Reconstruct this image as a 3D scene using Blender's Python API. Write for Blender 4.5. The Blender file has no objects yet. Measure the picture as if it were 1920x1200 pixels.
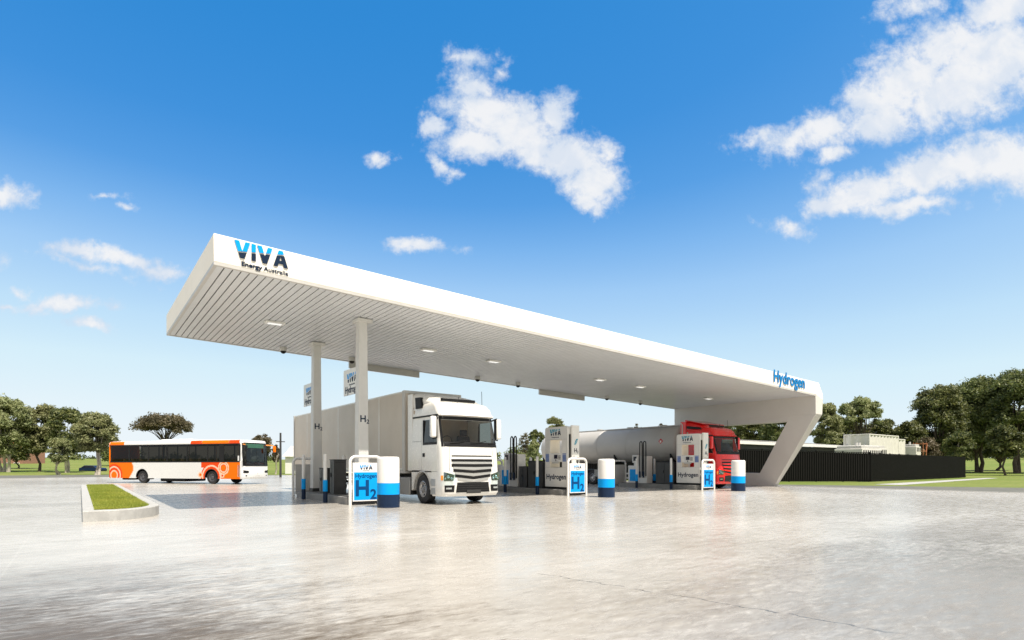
import bpy, bmesh, math, random
import numpy as np
from mathutils import Vector, Matrix
PI = math.pi
R = math.radians
random.seed(7)
scene = bpy.context.scene
COL = scene.collection
# ------------------------------------------------------------------ camera
# the station is aligned with the world axes; the camera looks diagonally across it
cam_d = bpy.data.cameras.new("camera")
cam = bpy.data.objects.new("camera", cam_d); COL.objects.link(cam)
cam.location = (0, 0, 1.4)
cam.rotation_euler = (R(90), 0, -math.atan2(.6, .8))
cam_d.sensor_width = 36; cam_d.lens = 36*1080/1920
cam_d.shift_y = 273/1920
cam_d.clip_start = .05; cam_d.clip_end = 5000
scene.camera = cam
# ------------------------------------------------------------------ exposure, sun, sky
EXPO = 0.75
scene.view_settings.view_transform = 'Standard'
scene.view_settings.look = 'None'
scene.view_settings.exposure = EXPO
scene.view_settings.gamma = 1
scene.cycles.use_denoising = True
scene.cycles.max_bounces = 8
scene.cycles.diffuse_bounces = 4
scene.cycles.transparent_max_bounces = 24
SUN = Vector((-.06, .51, -1)).normalized()          # travel direction of the light
sun_d = bpy.data.lights.new("sun", 'SUN')
sun_d.energy = 4.2; sun_d.angle = R(.6); sun_d.color = (1, .92, .80)
sun = bpy.data.objects.new("sun", sun_d); COL.objects.link(sun)
sun.rotation_euler = SUN.to_track_quat('-Z', 'Y').to_euler()
sun.location = (10, -20, 40)
world = bpy.data.worlds.new("World"); scene.world = world
world.use_nodes = True

class NT:
    """tiny node-tree helper"""
    def __init__(s, nt): s.nt = nt; s.nt.nodes.clear()
    def n(s, t, **k):
        o = s.nt.nodes.new(t)
        for a, b in k.items():
            if a.startswith('i_'):
                key = a[2:]; key = int(key) if key.isdigit() else key.replace('_', ' ')
                o.inputs[key].default_value = b
            else: setattr(o, a, b)
        return o
    def l(s, a, b): s.nt.links.new(a, b)
    def setin(s, sock, v):
        if hasattr(v, 'is_output') or isinstance(v, bpy.types.NodeSocket): s.l(v, sock)
        else: sock.default_value = v
    def m(s, op, a, b=None, c=None, clamp=False):
        o = s.nt.nodes.new('ShaderNodeMath'); o.operation = op; o.use_clamp = clamp
        for i, v in enumerate((a, b, c)):
            if v is not None: s.setin(o.inputs[i], v)
        return o.outputs[0]
    def vm(s, op, a, b=None, out=0):
        o = s.nt.nodes.new('ShaderNodeVectorMath'); o.operation = op
        s.setin(o.inputs[0], a)
        if b is not None: s.setin(o.inputs[1], b)
        return o.outputs[out]
    def rng(s, v, a, b, c=0., d=1., smooth=True):
        o = s.nt.nodes.new('ShaderNodeMapRange'); o.interpolation_type = 'SMOOTHSTEP' if smooth else 'LINEAR'
        s.setin(o.inputs[0], v)
        for i, q in enumerate((a, b, c, d)): o.inputs[i+1].default_value = q
        return o.outputs[0]
    def mix(s, f, a, b, blend='MIX'):
        o = s.nt.nodes.new('ShaderNodeMix'); o.data_type = 'RGBA'; o.blend_type = blend
        s.setin(o.inputs[0], f)
        for i, v in ((6, a), (7, b)):
            if isinstance(v, tuple) and len(v) == 3: v = (*v, 1)
            s.setin(o.inputs[i], v)
        return o.outputs[2]
    def noise(s, vec, scale, detail=4, rough=.55, dist=0., out=0):
        o = s.nt.nodes.new('ShaderNodeTexNoise')
        if vec is not None: s.l(vec, o.inputs['Vector'])
        o.inputs['Scale'].default_value = scale; o.inputs['Detail'].default_value = detail
        o.inputs['Roughness'].default_value = rough; o.inputs['Distortion'].default_value = dist
        return o.outputs[out]

def build_world():
    t = NT(world.node_tree)
    sky = t.n('ShaderNodeTexSky', sky_type='NISHITA')
    sky.sun_disc = False
    sky.sun_elevation = math.asin(-SUN.z)
    sky.sun_rotation = math.atan2(-SUN.x, -SUN.y)
    sky.altitude = 0; sky.air_density = 1.35; sky.dust_density = .6; sky.ozone_density = 2.6
    tc = t.n('ShaderNodeTexCoord')
    D = tc.outputs['Generated']
    # coordinates on the sky vault looking out over the forecourt
    a = t.vm('DOT_PRODUCT', D, (.8, -.6, 0), out=1)
    f = t.vm('DOT_PRODUCT', D, (.6, .8, 0), out=1)
    z = t.n('ShaderNodeSeparateXYZ'); t.l(D, z.inputs[0])
    ff = t.m('MAXIMUM', f, .05)
    X = t.m('DIVIDE', a, ff); Y = t.m('DIVIDE', z.outputs[2], ff)
    c = t.n('ShaderNodeCombineXYZ'); t.l(X, c.inputs[0]); t.l(Y, c.inputs[1])
    P0 = c.outputs[0]
    n1 = t.noise(P0, 9, 6, .6, out=1)
    w = t.vm('MULTIPLY', t.vm('SUBTRACT', n1, (.5, .5, .5)), (.12, .075, 0))
    P = t.vm('ADD', P0, w)
    blobs = [  # x, y, rx, ry, tilt, weight
     (880,108,46,17,3,.5),(945,135,16,12,0,.45),(880,160,42,34,0,.8),(905,205,72,42,15,1),(818,234,32,20,12,.9),
     (955,240,95,50,10,1.1),(895,272,86,30,5,.95),(1048,222,40,36,-20,1),(1060,292,85,36,10,1.1),
     (1110,335,62,48,20,1.1),(1128,288,26,22,0,.8),(1000,268,60,42,0,1.1),(1108,372,34,24,0,.9),
     (812,300,12,22,-15,.5),(838,325,14,9,20,.45),(708,296,22,13,-20,.6),
     (1880,15,80,50,0,1),(1715,14,55,26,-10,.7),(1790,85,110,55,-15,.95),(1890,105,100,80,-10,1.2),
     (1700,150,100,62,-25,1.05),(1790,170,140,62,-15,1.25),(1640,190,56,46,-10,.95),(1548,250,74,36,-8,1),
     (1480,262,50,28,-20,.85),(1425,258,50,18,-14,.6),(1560,288,42,16,-10,.8),(1650,225,62,34,0,1),
     (1860,292,110,48,-12,1.2),(1750,322,115,44,-18,1.15),(1630,362,95,34,-15,1.05),(1560,388,55,22,-8,.95),
     (1680,392,95,20,-3,.9),(1915,305,70,52,-15,1.1),(1478,427,42,15,8,.5),(1532,338,20,20,-40,.4),
     (8,360,46,22,12,.85),(150,468,62,15,3,.9),(222,484,66,15,9,.95),(302,504,42,16,0,.85),
     (112,571,78,13,-2,.85),(165,613,48,11,10,.8),(5,568,24,5,0,.5),(791,456,54,13,5,.85),
     (244,391,16,5,0,.35),(210,372,20,5,0,.3),(150,495,70,7,15,.35),(40,550,26,8,20,.4),(218,577,14,6,0,.4),
     (2050,60,160,100,-10,1.2),(2060,280,140,60,-15,1.1),(-90,480,80,30,0,.9),(2300,300,150,60,-10,1)]
    acc = None
    for (x, y, rx, ry, ang, wt) in blobs:
        mp = t.n('ShaderNodeMapping', vector_type='TEXTURE')
        t.l(P, mp.inputs[0])
        mp.inputs[1].default_value = ((x-960)/1080, (873-y)/1080, 0)
        mp.inputs[2].default_value = (0, 0, -R(ang))
        mp.inputs[3].default_value = (rx/1080*1.22, ry/1080*1.25, 1)
        L = t.vm('LENGTH', mp.outputs[0], out=1)
        v = t.m('MULTIPLY', t.m('SUBTRACT', 1, L), wt)
        acc = v if acc is None else t.m('SMOOTH_MAX', acc, v, .12)
    nb = t.noise(P0, 22, 8, .62, .4)
    nf = t.noise(P0, 60, 5, .65, .2)
    dens = t.m('ADD', acc, t.m('ADD', t.m('MULTIPLY', t.m('SUBTRACT', nb, .5), 1.15), t.m('MULTIPLY', t.m('SUBTRACT', nf, .5), .85)))
    al = t.rng(dens, -.18, .66)
    al = t.m('MULTIPLY', al, t.rng(f, .05, .15))
    al = t.m('MULTIPLY', al, t.rng(z.outputs[2], .0, .12))
    al = t.m('MULTIPLY', al, .97)
    # unseen broken cloud added above and behind the view, to whiten the fill light
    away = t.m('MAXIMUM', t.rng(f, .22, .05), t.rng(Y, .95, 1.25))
    al_fill = t.m('MULTIPLY', t.rng(t.noise(D, 2.6, 7, .6, .5), .33, .50), t.m('MULTIPLY', away, t.rng(z.outputs[2], .0, .12)))
    al = t.m('MAXIMUM', al, al_fill)
    P2 = t.vm('ADD', P0, (.03, -.05, 0))
    ns = t.noise(P2, 13, 6, .55, .3)
    sh = t.m('ADD', t.m('MULTIPLY', t.rng(dens, .1, .9), .45), t.m('MULTIPLY', t.rng(ns, .38, .60), .6), clamp=True)
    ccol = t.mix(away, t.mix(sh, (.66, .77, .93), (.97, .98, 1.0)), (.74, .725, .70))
    bg1 = t.n('ShaderNodeBackground')
    # the photograph's sky is graded: deep azure overhead, pale at the horizon
    sr = t.n('ShaderNodeSeparateColor'); t.l(sky.outputs[0], sr.inputs[0])
    K = .15*2**EXPO
    drv = t.m('MULTIPLY', sr.outputs[0], K/1.6, clamp=True)
    cr = t.n('ShaderNodeValToRGB'); t.l(drv, cr.inputs[0]); el = cr.color_ramp.elements
    stops = [(.20,(.02,.20,.60)),(.298,(.032,.255,.67)),(.35,(.055,.29,.72)),(.40,(.10,.35,.78)),(.46,(.21,.47,.86)),(.54,(.35,.60,.92)),(.70,(.52,.75,.955)),(.92,(.67,.86,.965)),(1.3,(.78,.90,.965)),(1.6,(.84,.92,.965))]
    el[0].position = 0; el[0].color = (.02,.18,.55,1); el[1].position = 1; el[1].color = (.84,.92,.965,1)
    for p, c_ in stops[:-1]:
        e = el.new(p/1.6); e.color = (*c_, 1)
    t.l(cr.outputs[0], bg1.inputs[0]); bg1.inputs[1].default_value = 1/2**EXPO
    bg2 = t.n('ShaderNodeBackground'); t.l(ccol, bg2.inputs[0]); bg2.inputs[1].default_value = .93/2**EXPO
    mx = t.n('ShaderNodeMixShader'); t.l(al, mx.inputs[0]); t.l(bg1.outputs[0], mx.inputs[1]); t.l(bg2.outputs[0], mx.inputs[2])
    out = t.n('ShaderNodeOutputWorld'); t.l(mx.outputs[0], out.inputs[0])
    return sky, bg1
build_world()

# ------------------------------------------------------------------ mesh building
class MB:
    def __init__(s): s.v = []; s.f = []; s.m = []
    def add(s, vs, fs, m=0):
        b = len(s.v); s.v.extend([tuple(p) for p in vs])
        for q in fs: s.f.append(tuple(b+i for i in q)); s.m.append(m)
        return s
    def hexa(s, p, m=0):   # p: 4 bottom + 4 top
        return s.add(p, [(3,2,1,0),(4,5,6,7),(0,1,5,4),(1,2,6,5),(2,3,7,6),(3,0,4,7)], m)
    def box(s, x0, x1, y0, y1, z0, z1, m=0):
        return s.hexa([(x0,y0,z0),(x1,y0,z0),(x1,y1,z0),(x0,y1,z0),(x0,y0,z1),(x1,y0,z1),(x1,y1,z1),(x0,y1,z1)], m)
    def prism(s, poly, ax, a0, a1, m=0):
        n = len(poly)
        def P(p, a): return {'x': (a, p[0], p[1]), 'y': (p[0], a, p[1]), 'z': (p[0], p[1], a)}[ax]
        vs = [P(p, a0) for p in poly]+[P(p, a1) for p in poly]
        fs = [tuple(range(n-1, -1, -1)), tuple(range(n, 2*n))]+[(i, (i+1) % n, n+(i+1) % n, n+i) for i in range(n)]
        return s.add(vs, fs, m)
    def loft(s, rings, closed=True, c0=True, c1=True, m=0, skip=None):
        n = len(rings[0]); vs = [p for r in rings for p in r]; fs = []
        for i in range(len(rings)-1):
            for j in range(n if closed else n-1):
                if skip and skip(i, j): continue
                k = (j+1) % n
                fs.append((i*n+j, i*n+k, (i+1)*n+k, (i+1)*n+j))
        if c0: fs.append(tuple(range(n-1, -1, -1)))
        if c1: fs.append(tuple((len(rings)-1)*n+i for i in range(n)))
        return s.add(vs, fs, m)
    def cyl(s, p0, p1, r0, r1=None, n=16, m=0, cap=True):
        r1 = r0 if r1 is None else r1
        p0 = Vector(p0); p1 = Vector(p1); q = (p1-p0).to_track_quat('Z', 'Y')
        rg = [[p+q @ Vector((r*math.cos(2*PI*i/n), r*math.sin(2*PI*i/n), 0)) for i in range(n)] for p, r in ((p0, r0), (p1, r1))]
        return s.loft(rg, c0=cap, c1=cap, m=m)
    def tube(s, pts, r, n=8, m=0):
        pts = [Vector(p) for p in pts]; rg = []
        rr = r if isinstance(r, (list, tuple)) else [r]*len(pts)
        prev = None
        for i, p in enumerate(pts):
            d = (pts[min(i+1, len(pts)-1)]-pts[max(i-1, 0)]).normalized()
            if prev is None:
                x = d.orthogonal().normalized()
            else:
                x = (prev-d*prev.dot(d)).normalized()
            prev = x; y = d.cross(x)
            rg.append([p+(x*math.cos(2*PI*k/n)+y*math.sin(2*PI*k/n))*rr[i] for k in range(n)])
        return s.loft(rg, m=m)
    def lathe(s, prof, c=(0,0,0), ax='z', n=32, m=0, cap=True):
        rg = []
        for r, h in prof:
            ring = []
            for i in range(n):
                a = 2*PI*i/n; u, v = r*math.cos(a), r*math.sin(a)
                q = {'z': (u, v, h), 'x': (h, u, v), 'y': (u, h, v)}[ax]
                ring.append((c[0]+q[0], c[1]+q[1], c[2]+q[2]))
            rg.append(ring)
        return s.loft(rg, c0=cap, c1=cap, m=m)
    def ball(s, c, r, n=16, k=8, z0=-1, z1=1, m=0):
        prof = []
        for i in range(k+1):
            a = math.asin(z0)+(math.asin(z1)-math.asin(z0))*i/k
            prof.append((max(r*math.cos(a), 1e-4), r*math.sin(a)))
        return s.lathe(prof, c, n=n, m=m)
    def build(s, name, mats, parent=None, bevel=0, smooth=40, recalc=True, loc=(0,0,0), rot=None):
        me = bpy.data.meshes.new(name)
        me.from_pydata(s.v, [], s.f)
        mats = mats if isinstance(mats, (list, tuple)) else [mats]
        for q in mats: me.materials.append(q)
        if len(mats) > 1: me.polygons.foreach_set('material_index', s.m)
        if recalc:
            bm = bmesh.new(); bm.from_mesh(me); bmesh.ops.recalc_face_normals(bm, faces=bm.faces); bm.to_mesh(me); bm.free()
        if smooth:
            me.polygons.foreach_set('use_smooth', [True]*len(me.polygons)); me.set_sharp_from_angle(angle=R(smooth))
        me.update()
        o = bpy.data.objects.new(name, me); COL.objects.link(o)
        o.location = loc
        if rot is not None: o.rotation_euler = rot
        if parent is not None: o.parent = parent
        if bevel:
            b = o.modifiers.new('bevel', 'BEVEL'); b.width = bevel; b.segments = 2; b.limit_method = 'ANGLE'; b.angle_limit = R(40)
            b.harden_normals = False
        return o

def tag(o, label=None, cat=None, group=None, kind=None):
    for k, v in (('label', label), ('category', cat), ('group', group), ('kind', kind)):
        if v: o[k] = v
    return o
def empty(name, loc, rz=0, label=None, cat=None, group=None):
    o = bpy.data.objects.new(name, None); COL.objects.link(o); o.empty_display_size = .3
    o.location = loc; o.rotation_euler = (0, 0, rz)
    return tag(o, label, cat, group)
def copy_tree(o, parent=None):
    c = o.copy(); COL.objects.link(c); c.parent = parent
    for ch in [q for q in bpy.data.objects if q.parent == o]: copy_tree(ch, c)
    return c
def dup(root, loc, label=None):
    c = copy_tree(root); c.location = loc
    if label: c['label'] = label
    return c

_tc = {}
def text_geo(s, size, bold=0., extrude=.004, spacing=1.):
    k = (s, size, bold, extrude, spacing)
    if k not in _tc:
        cu = bpy.data.curves.new('t', 'FONT'); cu.body = s; cu.size = size; cu.offset = bold*size; cu.extrude = extrude
        cu.resolution_u = 4; cu.space_character = spacing; cu.align_x = 'CENTER'
        ob = bpy.data.objects.new('t', cu); COL.objects.link(ob)
        dg = bpy.context.evaluated_depsgraph_get(); dg.update()
        me = bpy.data.meshes.new_from_object(ob.evaluated_get(dg))
        _tc[k] = ([tuple(v.co) for v in me.vertices], [tuple(p.vertices) for p in me.polygons])
        bpy.data.objects.remove(ob); bpy.data.curves.remove(cu); bpy.data.meshes.remove(me)
    return _tc[k]
def frame_mat(org, facing='-y', shear=0.):
    """matrix that takes (right, up, out) in the plane of a sign to world axes"""
    if facing == '-y': m = Matrix(((1,0,0),(0,0,-1),(shear,1,0)))
    elif facing == '-x': m = Matrix(((0,0,-1),(-1,0,0),(shear,1,0)))
    elif facing == '+x': m = Matrix(((0,0,1),(1,0,0),(shear,1,0)))
    elif facing == '+y': m = Matrix(((-1,0,0),(0,0,1),(shear,1,0)))
    m = m.to_4x4(); m.translation = Vector(org)
    return m
def put_text(mb, s, size, M, off=(0, 0), bold=0., extrude=.004, sx=1., m=0, spacing=1.):
    vs, fs = text_geo(s, size, bold, extrude, spacing)
    mb.add([M @ Vector((x*sx+off[0], y+off[1], z)) for x, y, z in vs], fs, m)
def h2(mb, size, M, off=(0, 0), m=0, bold=.02):
    put_text(mb, 'H', size, M, (off[0]-.12*size, off[1]), bold, m=m)
    put_text(mb, '2', size*.62, M, (off[0]+.42*size, off[1]-.16*size), bold, m=m)
def clip(poly, a, b, c):      # keep a*x+b*y+c >= 0
    out = []
    for i in range(len(poly)):
        p, q = poly[i], poly[(i+1) % len(poly)]
        dp, dq = a*p[0]+b*p[1]+c, a*q[0]+b*q[1]+c
        if dp >= 0: out.append(p)
        if dp*dq < 0:
            t = dp/(dp-dq); out.append((p[0]+(q[0]-p[0])*t, p[1]+(q[1]-p[1])*t))
    return out
def wordmark(mb, H, M, m_blue=0, m_navy=1, sx=.8, ext=.02, gap=.085, off=(0, 0)):
    V = [[(0,1),(.36,0),(.5,0),(.5,.42),(.3,1)], [(1,1),(.7,1),(.5,.42),(.5,0),(.64,0)]]
    A = [[(0,0),(.28,0),(.347,.2),(.407,.38),(.5,.66),(.5,1),(.36,1)], [(1,0),(.64,1),(.5,1),(.5,.66),(.593,.38),(.653,.2),(.72,0)],
         [(.347,.2),(.653,.2),(.593,.38),(.407,.38)]]
    I = [[(0,0),(.28,0),(.28,1),(0,1)]]
    for x0, L in ((0, V), (1.1, I), (1.48, V), (2.56, A)):
        for p in L:
            p = [(x+x0, y) for x, y in p]
            # the colour split climbs from lower left to upper right
            for side, mi in ((1, m_blue), (-1, m_navy)):
                q = clip(p, -side*.14, side*1., -side*(.30)-gap/2)
                if len(q) > 2:
                    n = len(q)
                    vs = [M @ Vector(((x-1.78)*H*sx+off[0], y*H+off[1], z)) for z in (0, ext) for x, y in q]
                    mb.add(vs, [tuple(range(n-1,-1,-1)), tuple(range(n, 2*n))]+[(i,(i+1)%n,n+(i+1)%n,n+i) for i in range(n)], mi)

# ------------------------------------------------------------------ materials
def pm(name, col, rough=.5, metal=0., var=.06, vs=3., bump=0., bs=30., coat=0., spec=.5, rvar=.08):
    m = bpy.data.materials.new(name); m.use_nodes = True
    t = NT(m.node_tree)
    b = t.n('ShaderNodeBsdfPrincipled'); o = t.n('ShaderNodeOutputMaterial'); t.l(b.outputs[0], o.inputs[0])
    tc = t.n('ShaderNodeTexCoord').outputs['Object']
    n = t.noise(tc, vs, 5, .6)
    c0 = tuple(max(0, c*(1-var)) for c in col); c1 = tuple(min(1, c*(1+var)) for c in col)
    t.l(t.mix(t.rng(n, .3, .7), c0, c1), b.inputs['Base Color'])
    n2 = t.noise(tc, vs*4.3, 4, .6)
    t.l(t.rng(n2, .3, .7, max(.02, rough-rvar), min(1, rough+rvar)), b.inputs['Roughness'])
    b.inputs['Metallic'].default_value = metal
    b.inputs['Coat Weight'].default_value = coat; b.inputs['Coat Roughness'].default_value = .06
    b.inputs['Specular IOR Level'].default_value = spec
    if bump:
        bp = t.n('ShaderNodeBump'); bp.inputs['Strength'].default_value = bump; bp.inputs['Distance'].default_value = .01
        t.l(t.noise(tc, bs, 5, .6), bp.inputs['Height']); t.l(bp.outputs[0], b.inputs['Normal'])
    return m
def glass(name, tint=(.8,.85,.85), gl=.12, fk=.8):
    m = bpy.data.materials.new(name); m.use_nodes = True
    t = NT(m.node_tree); o = t.n('ShaderNodeOutputMaterial')
    tr = t.n('ShaderNodeBsdfTransparent'); tr.inputs[0].default_value = (*tint, 1)
    g = t.n('ShaderNodeBsdfGlossy'); g.inputs['Roughness'].default_value = .03
    ge = t.n('ShaderNodeNewGeometry')
    dt = t.m('ABSOLUTE', t.vm('DOT_PRODUCT', ge.outputs['Normal'], ge.outputs['Incoming'], out=1))
    f = t.m('ADD', t.m('MULTIPLY', t.m('POWER', t.m('SUBTRACT', 1, dt, clamp=True), 4), fk), gl*.5, clamp=True)
    mx = t.n('ShaderNodeMixShader'); t.l(f, mx.inputs[0]); t.l(tr.outputs[0], mx.inputs[1]); t.l(g.outputs[0], mx.inputs[2])
    t.l(mx.outputs[0], o.inputs[0])
    return m
M = dict(
    white=pm('white painted metal', (.80,.79,.77), .35, var=.02),
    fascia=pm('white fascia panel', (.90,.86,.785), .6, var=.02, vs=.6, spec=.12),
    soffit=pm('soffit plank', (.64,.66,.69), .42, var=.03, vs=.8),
    groove=pm('dark joint', (.03,.028,.026), .9, spec=.1),
    steel=pm('grey painted steel', (.52,.51,.49), .4, var=.04),
    frame=pm('end frame render', (.63,.61,.58), .5, var=.03, vs=.7, bump=.03),
    column=pm('column paint', (.64,.635,.62), .4, var=.03),
    blue=pm('bright blue paint', (.0,.34,.86), .4, var=.03, spec=.2),
    navy=pm('navy paint', (.008,.022,.06), .4, var=.08, spec=.25),
    navy2=pm('navy lettering', (.004,.018,.05), .5, spec=.2),
    black=pm('black plastic', (.010,.010,.011), .45, spec=.25),
    rubber=pm('tyre rubber', (.022,.022,.024), .75, bump=.2, bs=60),
    dark=pm('dark grey cabinet', (.045,.045,.045), .4, metal=.2, var=.1),
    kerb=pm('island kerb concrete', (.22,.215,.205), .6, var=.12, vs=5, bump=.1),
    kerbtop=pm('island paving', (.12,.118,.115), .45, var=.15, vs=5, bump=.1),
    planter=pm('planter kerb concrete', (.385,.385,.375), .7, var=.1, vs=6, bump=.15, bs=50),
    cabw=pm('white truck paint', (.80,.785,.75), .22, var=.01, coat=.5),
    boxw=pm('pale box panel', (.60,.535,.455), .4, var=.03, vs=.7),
    cabr=pm('red truck paint', (.78,.008,.008), .2, var=.03, coat=.6),
    silver=pm('silver louvre', (.50,.50,.49), .33, metal=.5, var=.01, rvar=.01),
    alu=pm('aluminium rim', (.55,.55,.56), .3, metal=.8),
    tank=pm('tank aluminium', (.47,.455,.43), .5, metal=.12, var=.04, vs=.6),
    skirt=pm('grey chassis skirt', (.36,.36,.36), .35, metal=.2),
    interior=pm('cab interior', (.46,.37,.28), .8),
    seat=pm('seat fabric', (.03,.03,.035), .9),
    chrome=pm('chrome reflector', (.75,.77,.78), .12, metal=1.),
    glass=glass('clear glass', (.93,.94,.92), .08, .6),
    tint=glass('tinted bus glass', (.20,.18,.15), .05, .35),
    lens=glass('lamp lens', (.80,.93,.96), .2),
    cream=pm('cream interior panel', (.90,.84,.73), .5, var=.01),
    pumpw=pm('pump body paint', (.76,.745,.71), .35, metal=.0, var=.01, rvar=.02),
    orange=pm('orange livery', (.86,.165,.0), .5, var=.02, spec=.15),
    redor=pm('red orange livery', (.74,.065,.004), .5, var=.02, spec=.15),
    salmon=pm('pale orange livery', (.86,.56,.40), .45, var=.02),
    busw=pm('white bus paint', (.74,.745,.74), .3, var=.01, coat=.3),
    fence=pm('black fence steel', (.006,.006,.006), .7, spec=.08),
    red=pm('red marking', (.55,.02,.02), .4),
    roof=pm('pale roof sheet', (.50,.49,.46), .5, var=.08),
    contain=pm('white container steel', (.66,.65,.60), .5, var=.06, vs=1.5),
    brick=pm('brick wall', (.30,.16,.11), .9, var=.2),
    tile=pm('orange roof tile', (.50,.20,.10), .8, var=.15),
    green_led=pm('green display', (.035,.11,.07), .3),
    teal=pm('teal leaf', (.0,.28,.42), .4),
    amber=pm('amber lamp', (.9,.3,.02), .3),
    screen=pm('dark screen', (.015,.015,.035), .15),
    skyl=pm('haze-tinted tower facade', (.30,.40,.50), .8, var=.1),  # distance haze is put into this blue-grey base colour
)
def emis(name, col, k):
    m = bpy.data.materials.new(name); m.use_nodes = True
    t = NT(m.node_tree); e = t.n('ShaderNodeEmission'); e.inputs[0].default_value = (*col, 1); e.inputs[1].default_value = k
    o = t.n('ShaderNodeOutputMaterial'); t.l(e.outputs[0], o.inputs[0]); return m
M['lamp'] = emis('lamp diffuser', (1, .97, .9), .62)

def ground_mat():
    m = bpy.data.materials.new('polished concrete'); m.use_nodes = True
    t = NT(m.node_tree); b = t.n('ShaderNodeBsdfPrincipled'); o = t.n('ShaderNodeOutputMaterial'); t.l(b.outputs[0], o.inputs[0])
    P = t.n('ShaderNodeTexCoord').outputs['Object']
    mp = t.n('ShaderNodeMapping'); t.l(P, mp.inputs[0]); mp.inputs[2].default_value = (0, 0, R(35)); mp.inputs[3].default_value = (1, 2.8, 1)
    S = mp.outputs[0]
    big = t.noise(P, .09, 5, .6, .6)
    mid = t.noise(S, .5, 7, .66, .8)
    fine = t.noise(S, 4.5, 8, .72, .5)
    vf = t.noise(P, 28, 6, .7)
    col = t.mix(t.rng(big, .35, .68), (.375,.352,.318), (.55,.525,.492))
    col = t.mix(t.m('MULTIPLY', t.rng(mid, .42, .70), .30), col, (.27,.235,.19))
    col = t.mix(t.m('MULTIPLY', t.rng(fine, .50, .74), .30), col, (.19,.165,.135))
    col = t.mix(t.m('MULTIPLY', t.rng(fine, .48, .30), .35), col, (.62,.59,.55))
    col = t.mix(t.m('MULTIPLY', t.rng(vf, .50, .72), .28), col, (.19,.175,.16))
    stain = None
    # old brown stains: near the left of the apron and near its right side
    for (cx, cy, rx, ry, k) in ((-1.1, 4.8, 3.3, 3.9, .95), (8.4, 1.6, 5.2, 3.2, .48), (15.5, 4.0, 5.5, 1.3, .36), (-.6, 8.8, 2.4, 1.6, .35)):
        q = t.n('ShaderNodeMapping', vector_type='TEXTURE'); t.l(P, q.inputs[0])
        q.inputs[1].default_value = (cx, cy, 0); q.inputs[3].default_value = (rx, ry, 1)
        L = t.vm('LENGTH', q.outputs[0], out=1)
        v = t.m('ADD', t.m('SUBTRACT', 1.22, L), t.m('ADD', t.m('MULTIPLY', t.m('SUBTRACT', mid, .5), 1.0), t.m('MULTIPLY', t.m('SUBTRACT', fine, .5), 1.6)))
        q_ = t.m('MULTIPLY', t.rng(v, -.15, .9), k); stain = q_ if stain is None else t.m('MAXIMUM', stain, q_)
        col = t.mix(q_, col, (.075,.052,.032))
    sp = t.n('ShaderNodeSeparateXYZ'); t.l(P, sp.inputs[0])
    # hairline cracks
    wob = t.m('MULTIPLY', t.m('SUBTRACT', t.noise(P, 1.6, 6, .62), .5), .42)
    def crack(p, q, k, w=.007):
        nonlocal col
        dx, dy = q[0]-p[0], q[1]-p[1]; L = math.hypot(dx, dy); nx, ny = -dy/L, dx/L
        dist = t.m('ADD', t.m('ADD', t.m('MULTIPLY', sp.outputs[0], nx), t.m('MULTIPLY', sp.outputs[1], ny)), t.m('SUBTRACT', wob, nx*p[0]+ny*p[1]))
        al = t.m('ADD', t.m('MULTIPLY', sp.outputs[0], dx/L), t.m('SUBTRACT', t.m('MULTIPLY', sp.outputs[1], dy/L), (dx*p[0]+dy*p[1])/L))
        msk = t.m('MULTIPLY', t.rng(t.m('ABSOLUTE', dist), w, w*2.6, 1, 0), t.m('MULTIPLY', t.rng(al, 0, .4), t.rng(al, L-.5, L, 1, 0)))
        brk = t.rng(t.noise(P, 3.3, 3), .38, .52)
        col = t.mix(t.m('MULTIPLY', t.m('MULTIPLY', msk, brk), k), col, (.06,.055,.05))
    crack((4.7, 6.05), (5.55, 1.7), .75); crack((3.3, 6.6), (6.3, 4.0), .4, .005)
    crack((1.2, 9.5), (3.0, 7.0), .3, .004)
    # one pale joint running away on the left
    j = t.rng(t.m('ABSOLUTE', t.m('ADD', sp.outputs[0], .8)), .008, .02, 1, 0)
    col = t.mix(t.m('MULTIPLY', j, .07), col, (.8,.78,.74))
    for g0 in (-7.2, 3.1):
        j = t.rng(t.m('ABSOLUTE', t.m('SUBTRACT', sp.outputs[1], 86+g0*3)), .01, .03, 1, 0)
        col = t.mix(t.m('MULTIPLY', j, .4), col, (.2,.19,.17))
    t.l(col, b.inputs['Base Color'])
    t.l(t.rng(t.noise(S, 2.2, 6, .7), .3, .72, .17, .34), b.inputs['Roughness'])
    t.l(t.rng(stain, 0, .9, .85, .12, False), b.inputs['Specular IOR Level'])
    bp = t.n('ShaderNodeBump'); bp.inputs['Strength'].default_value = .05; bp.inputs['Distance'].default_value = .004
    t.l(t.m('ADD', fine, t.m('MULTIPLY', vf, .6)), bp.inputs['Height']); t.l(bp.outputs[0], b.inputs['Normal'])
    return m
def grass_mat():
    m = bpy.data.materials.new('lawn'); m.use_nodes = True
    t = NT(m.node_tree); b = t.n('ShaderNodeBsdfPrincipled'); o = t.n('ShaderNodeOutputMaterial'); t.l(b.outputs[0], o.inputs[0])
    P = t.n('ShaderNodeTexCoord').outputs['Object']
    a = t.noise(P, .06, 6, .65); c = t.noise(P, 2.2, 6, .7)
    col = t.mix(t.rng(a, .35, .68), (.14,.19,.045), (.21,.23,.075))
    col = t.mix(t.m('MULTIPLY', t.rng(c, .4, .7), .5), col, (.07,.10,.022))
    t.l(col, b.inputs['Base Color']); b.inputs['Roughness'].default_value = .9; b.inputs['Specular IOR Level'].default_value = .1
    bp = t.n('ShaderNodeBump'); bp.inputs['Strength'].default_value = .5; bp.inputs['Distance'].default_value = .08
    t.l(t.noise(P, 9, 6, .7), bp.inputs['Height']); t.l(bp.outputs[0], b.inputs['Normal'])
    return m
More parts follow.
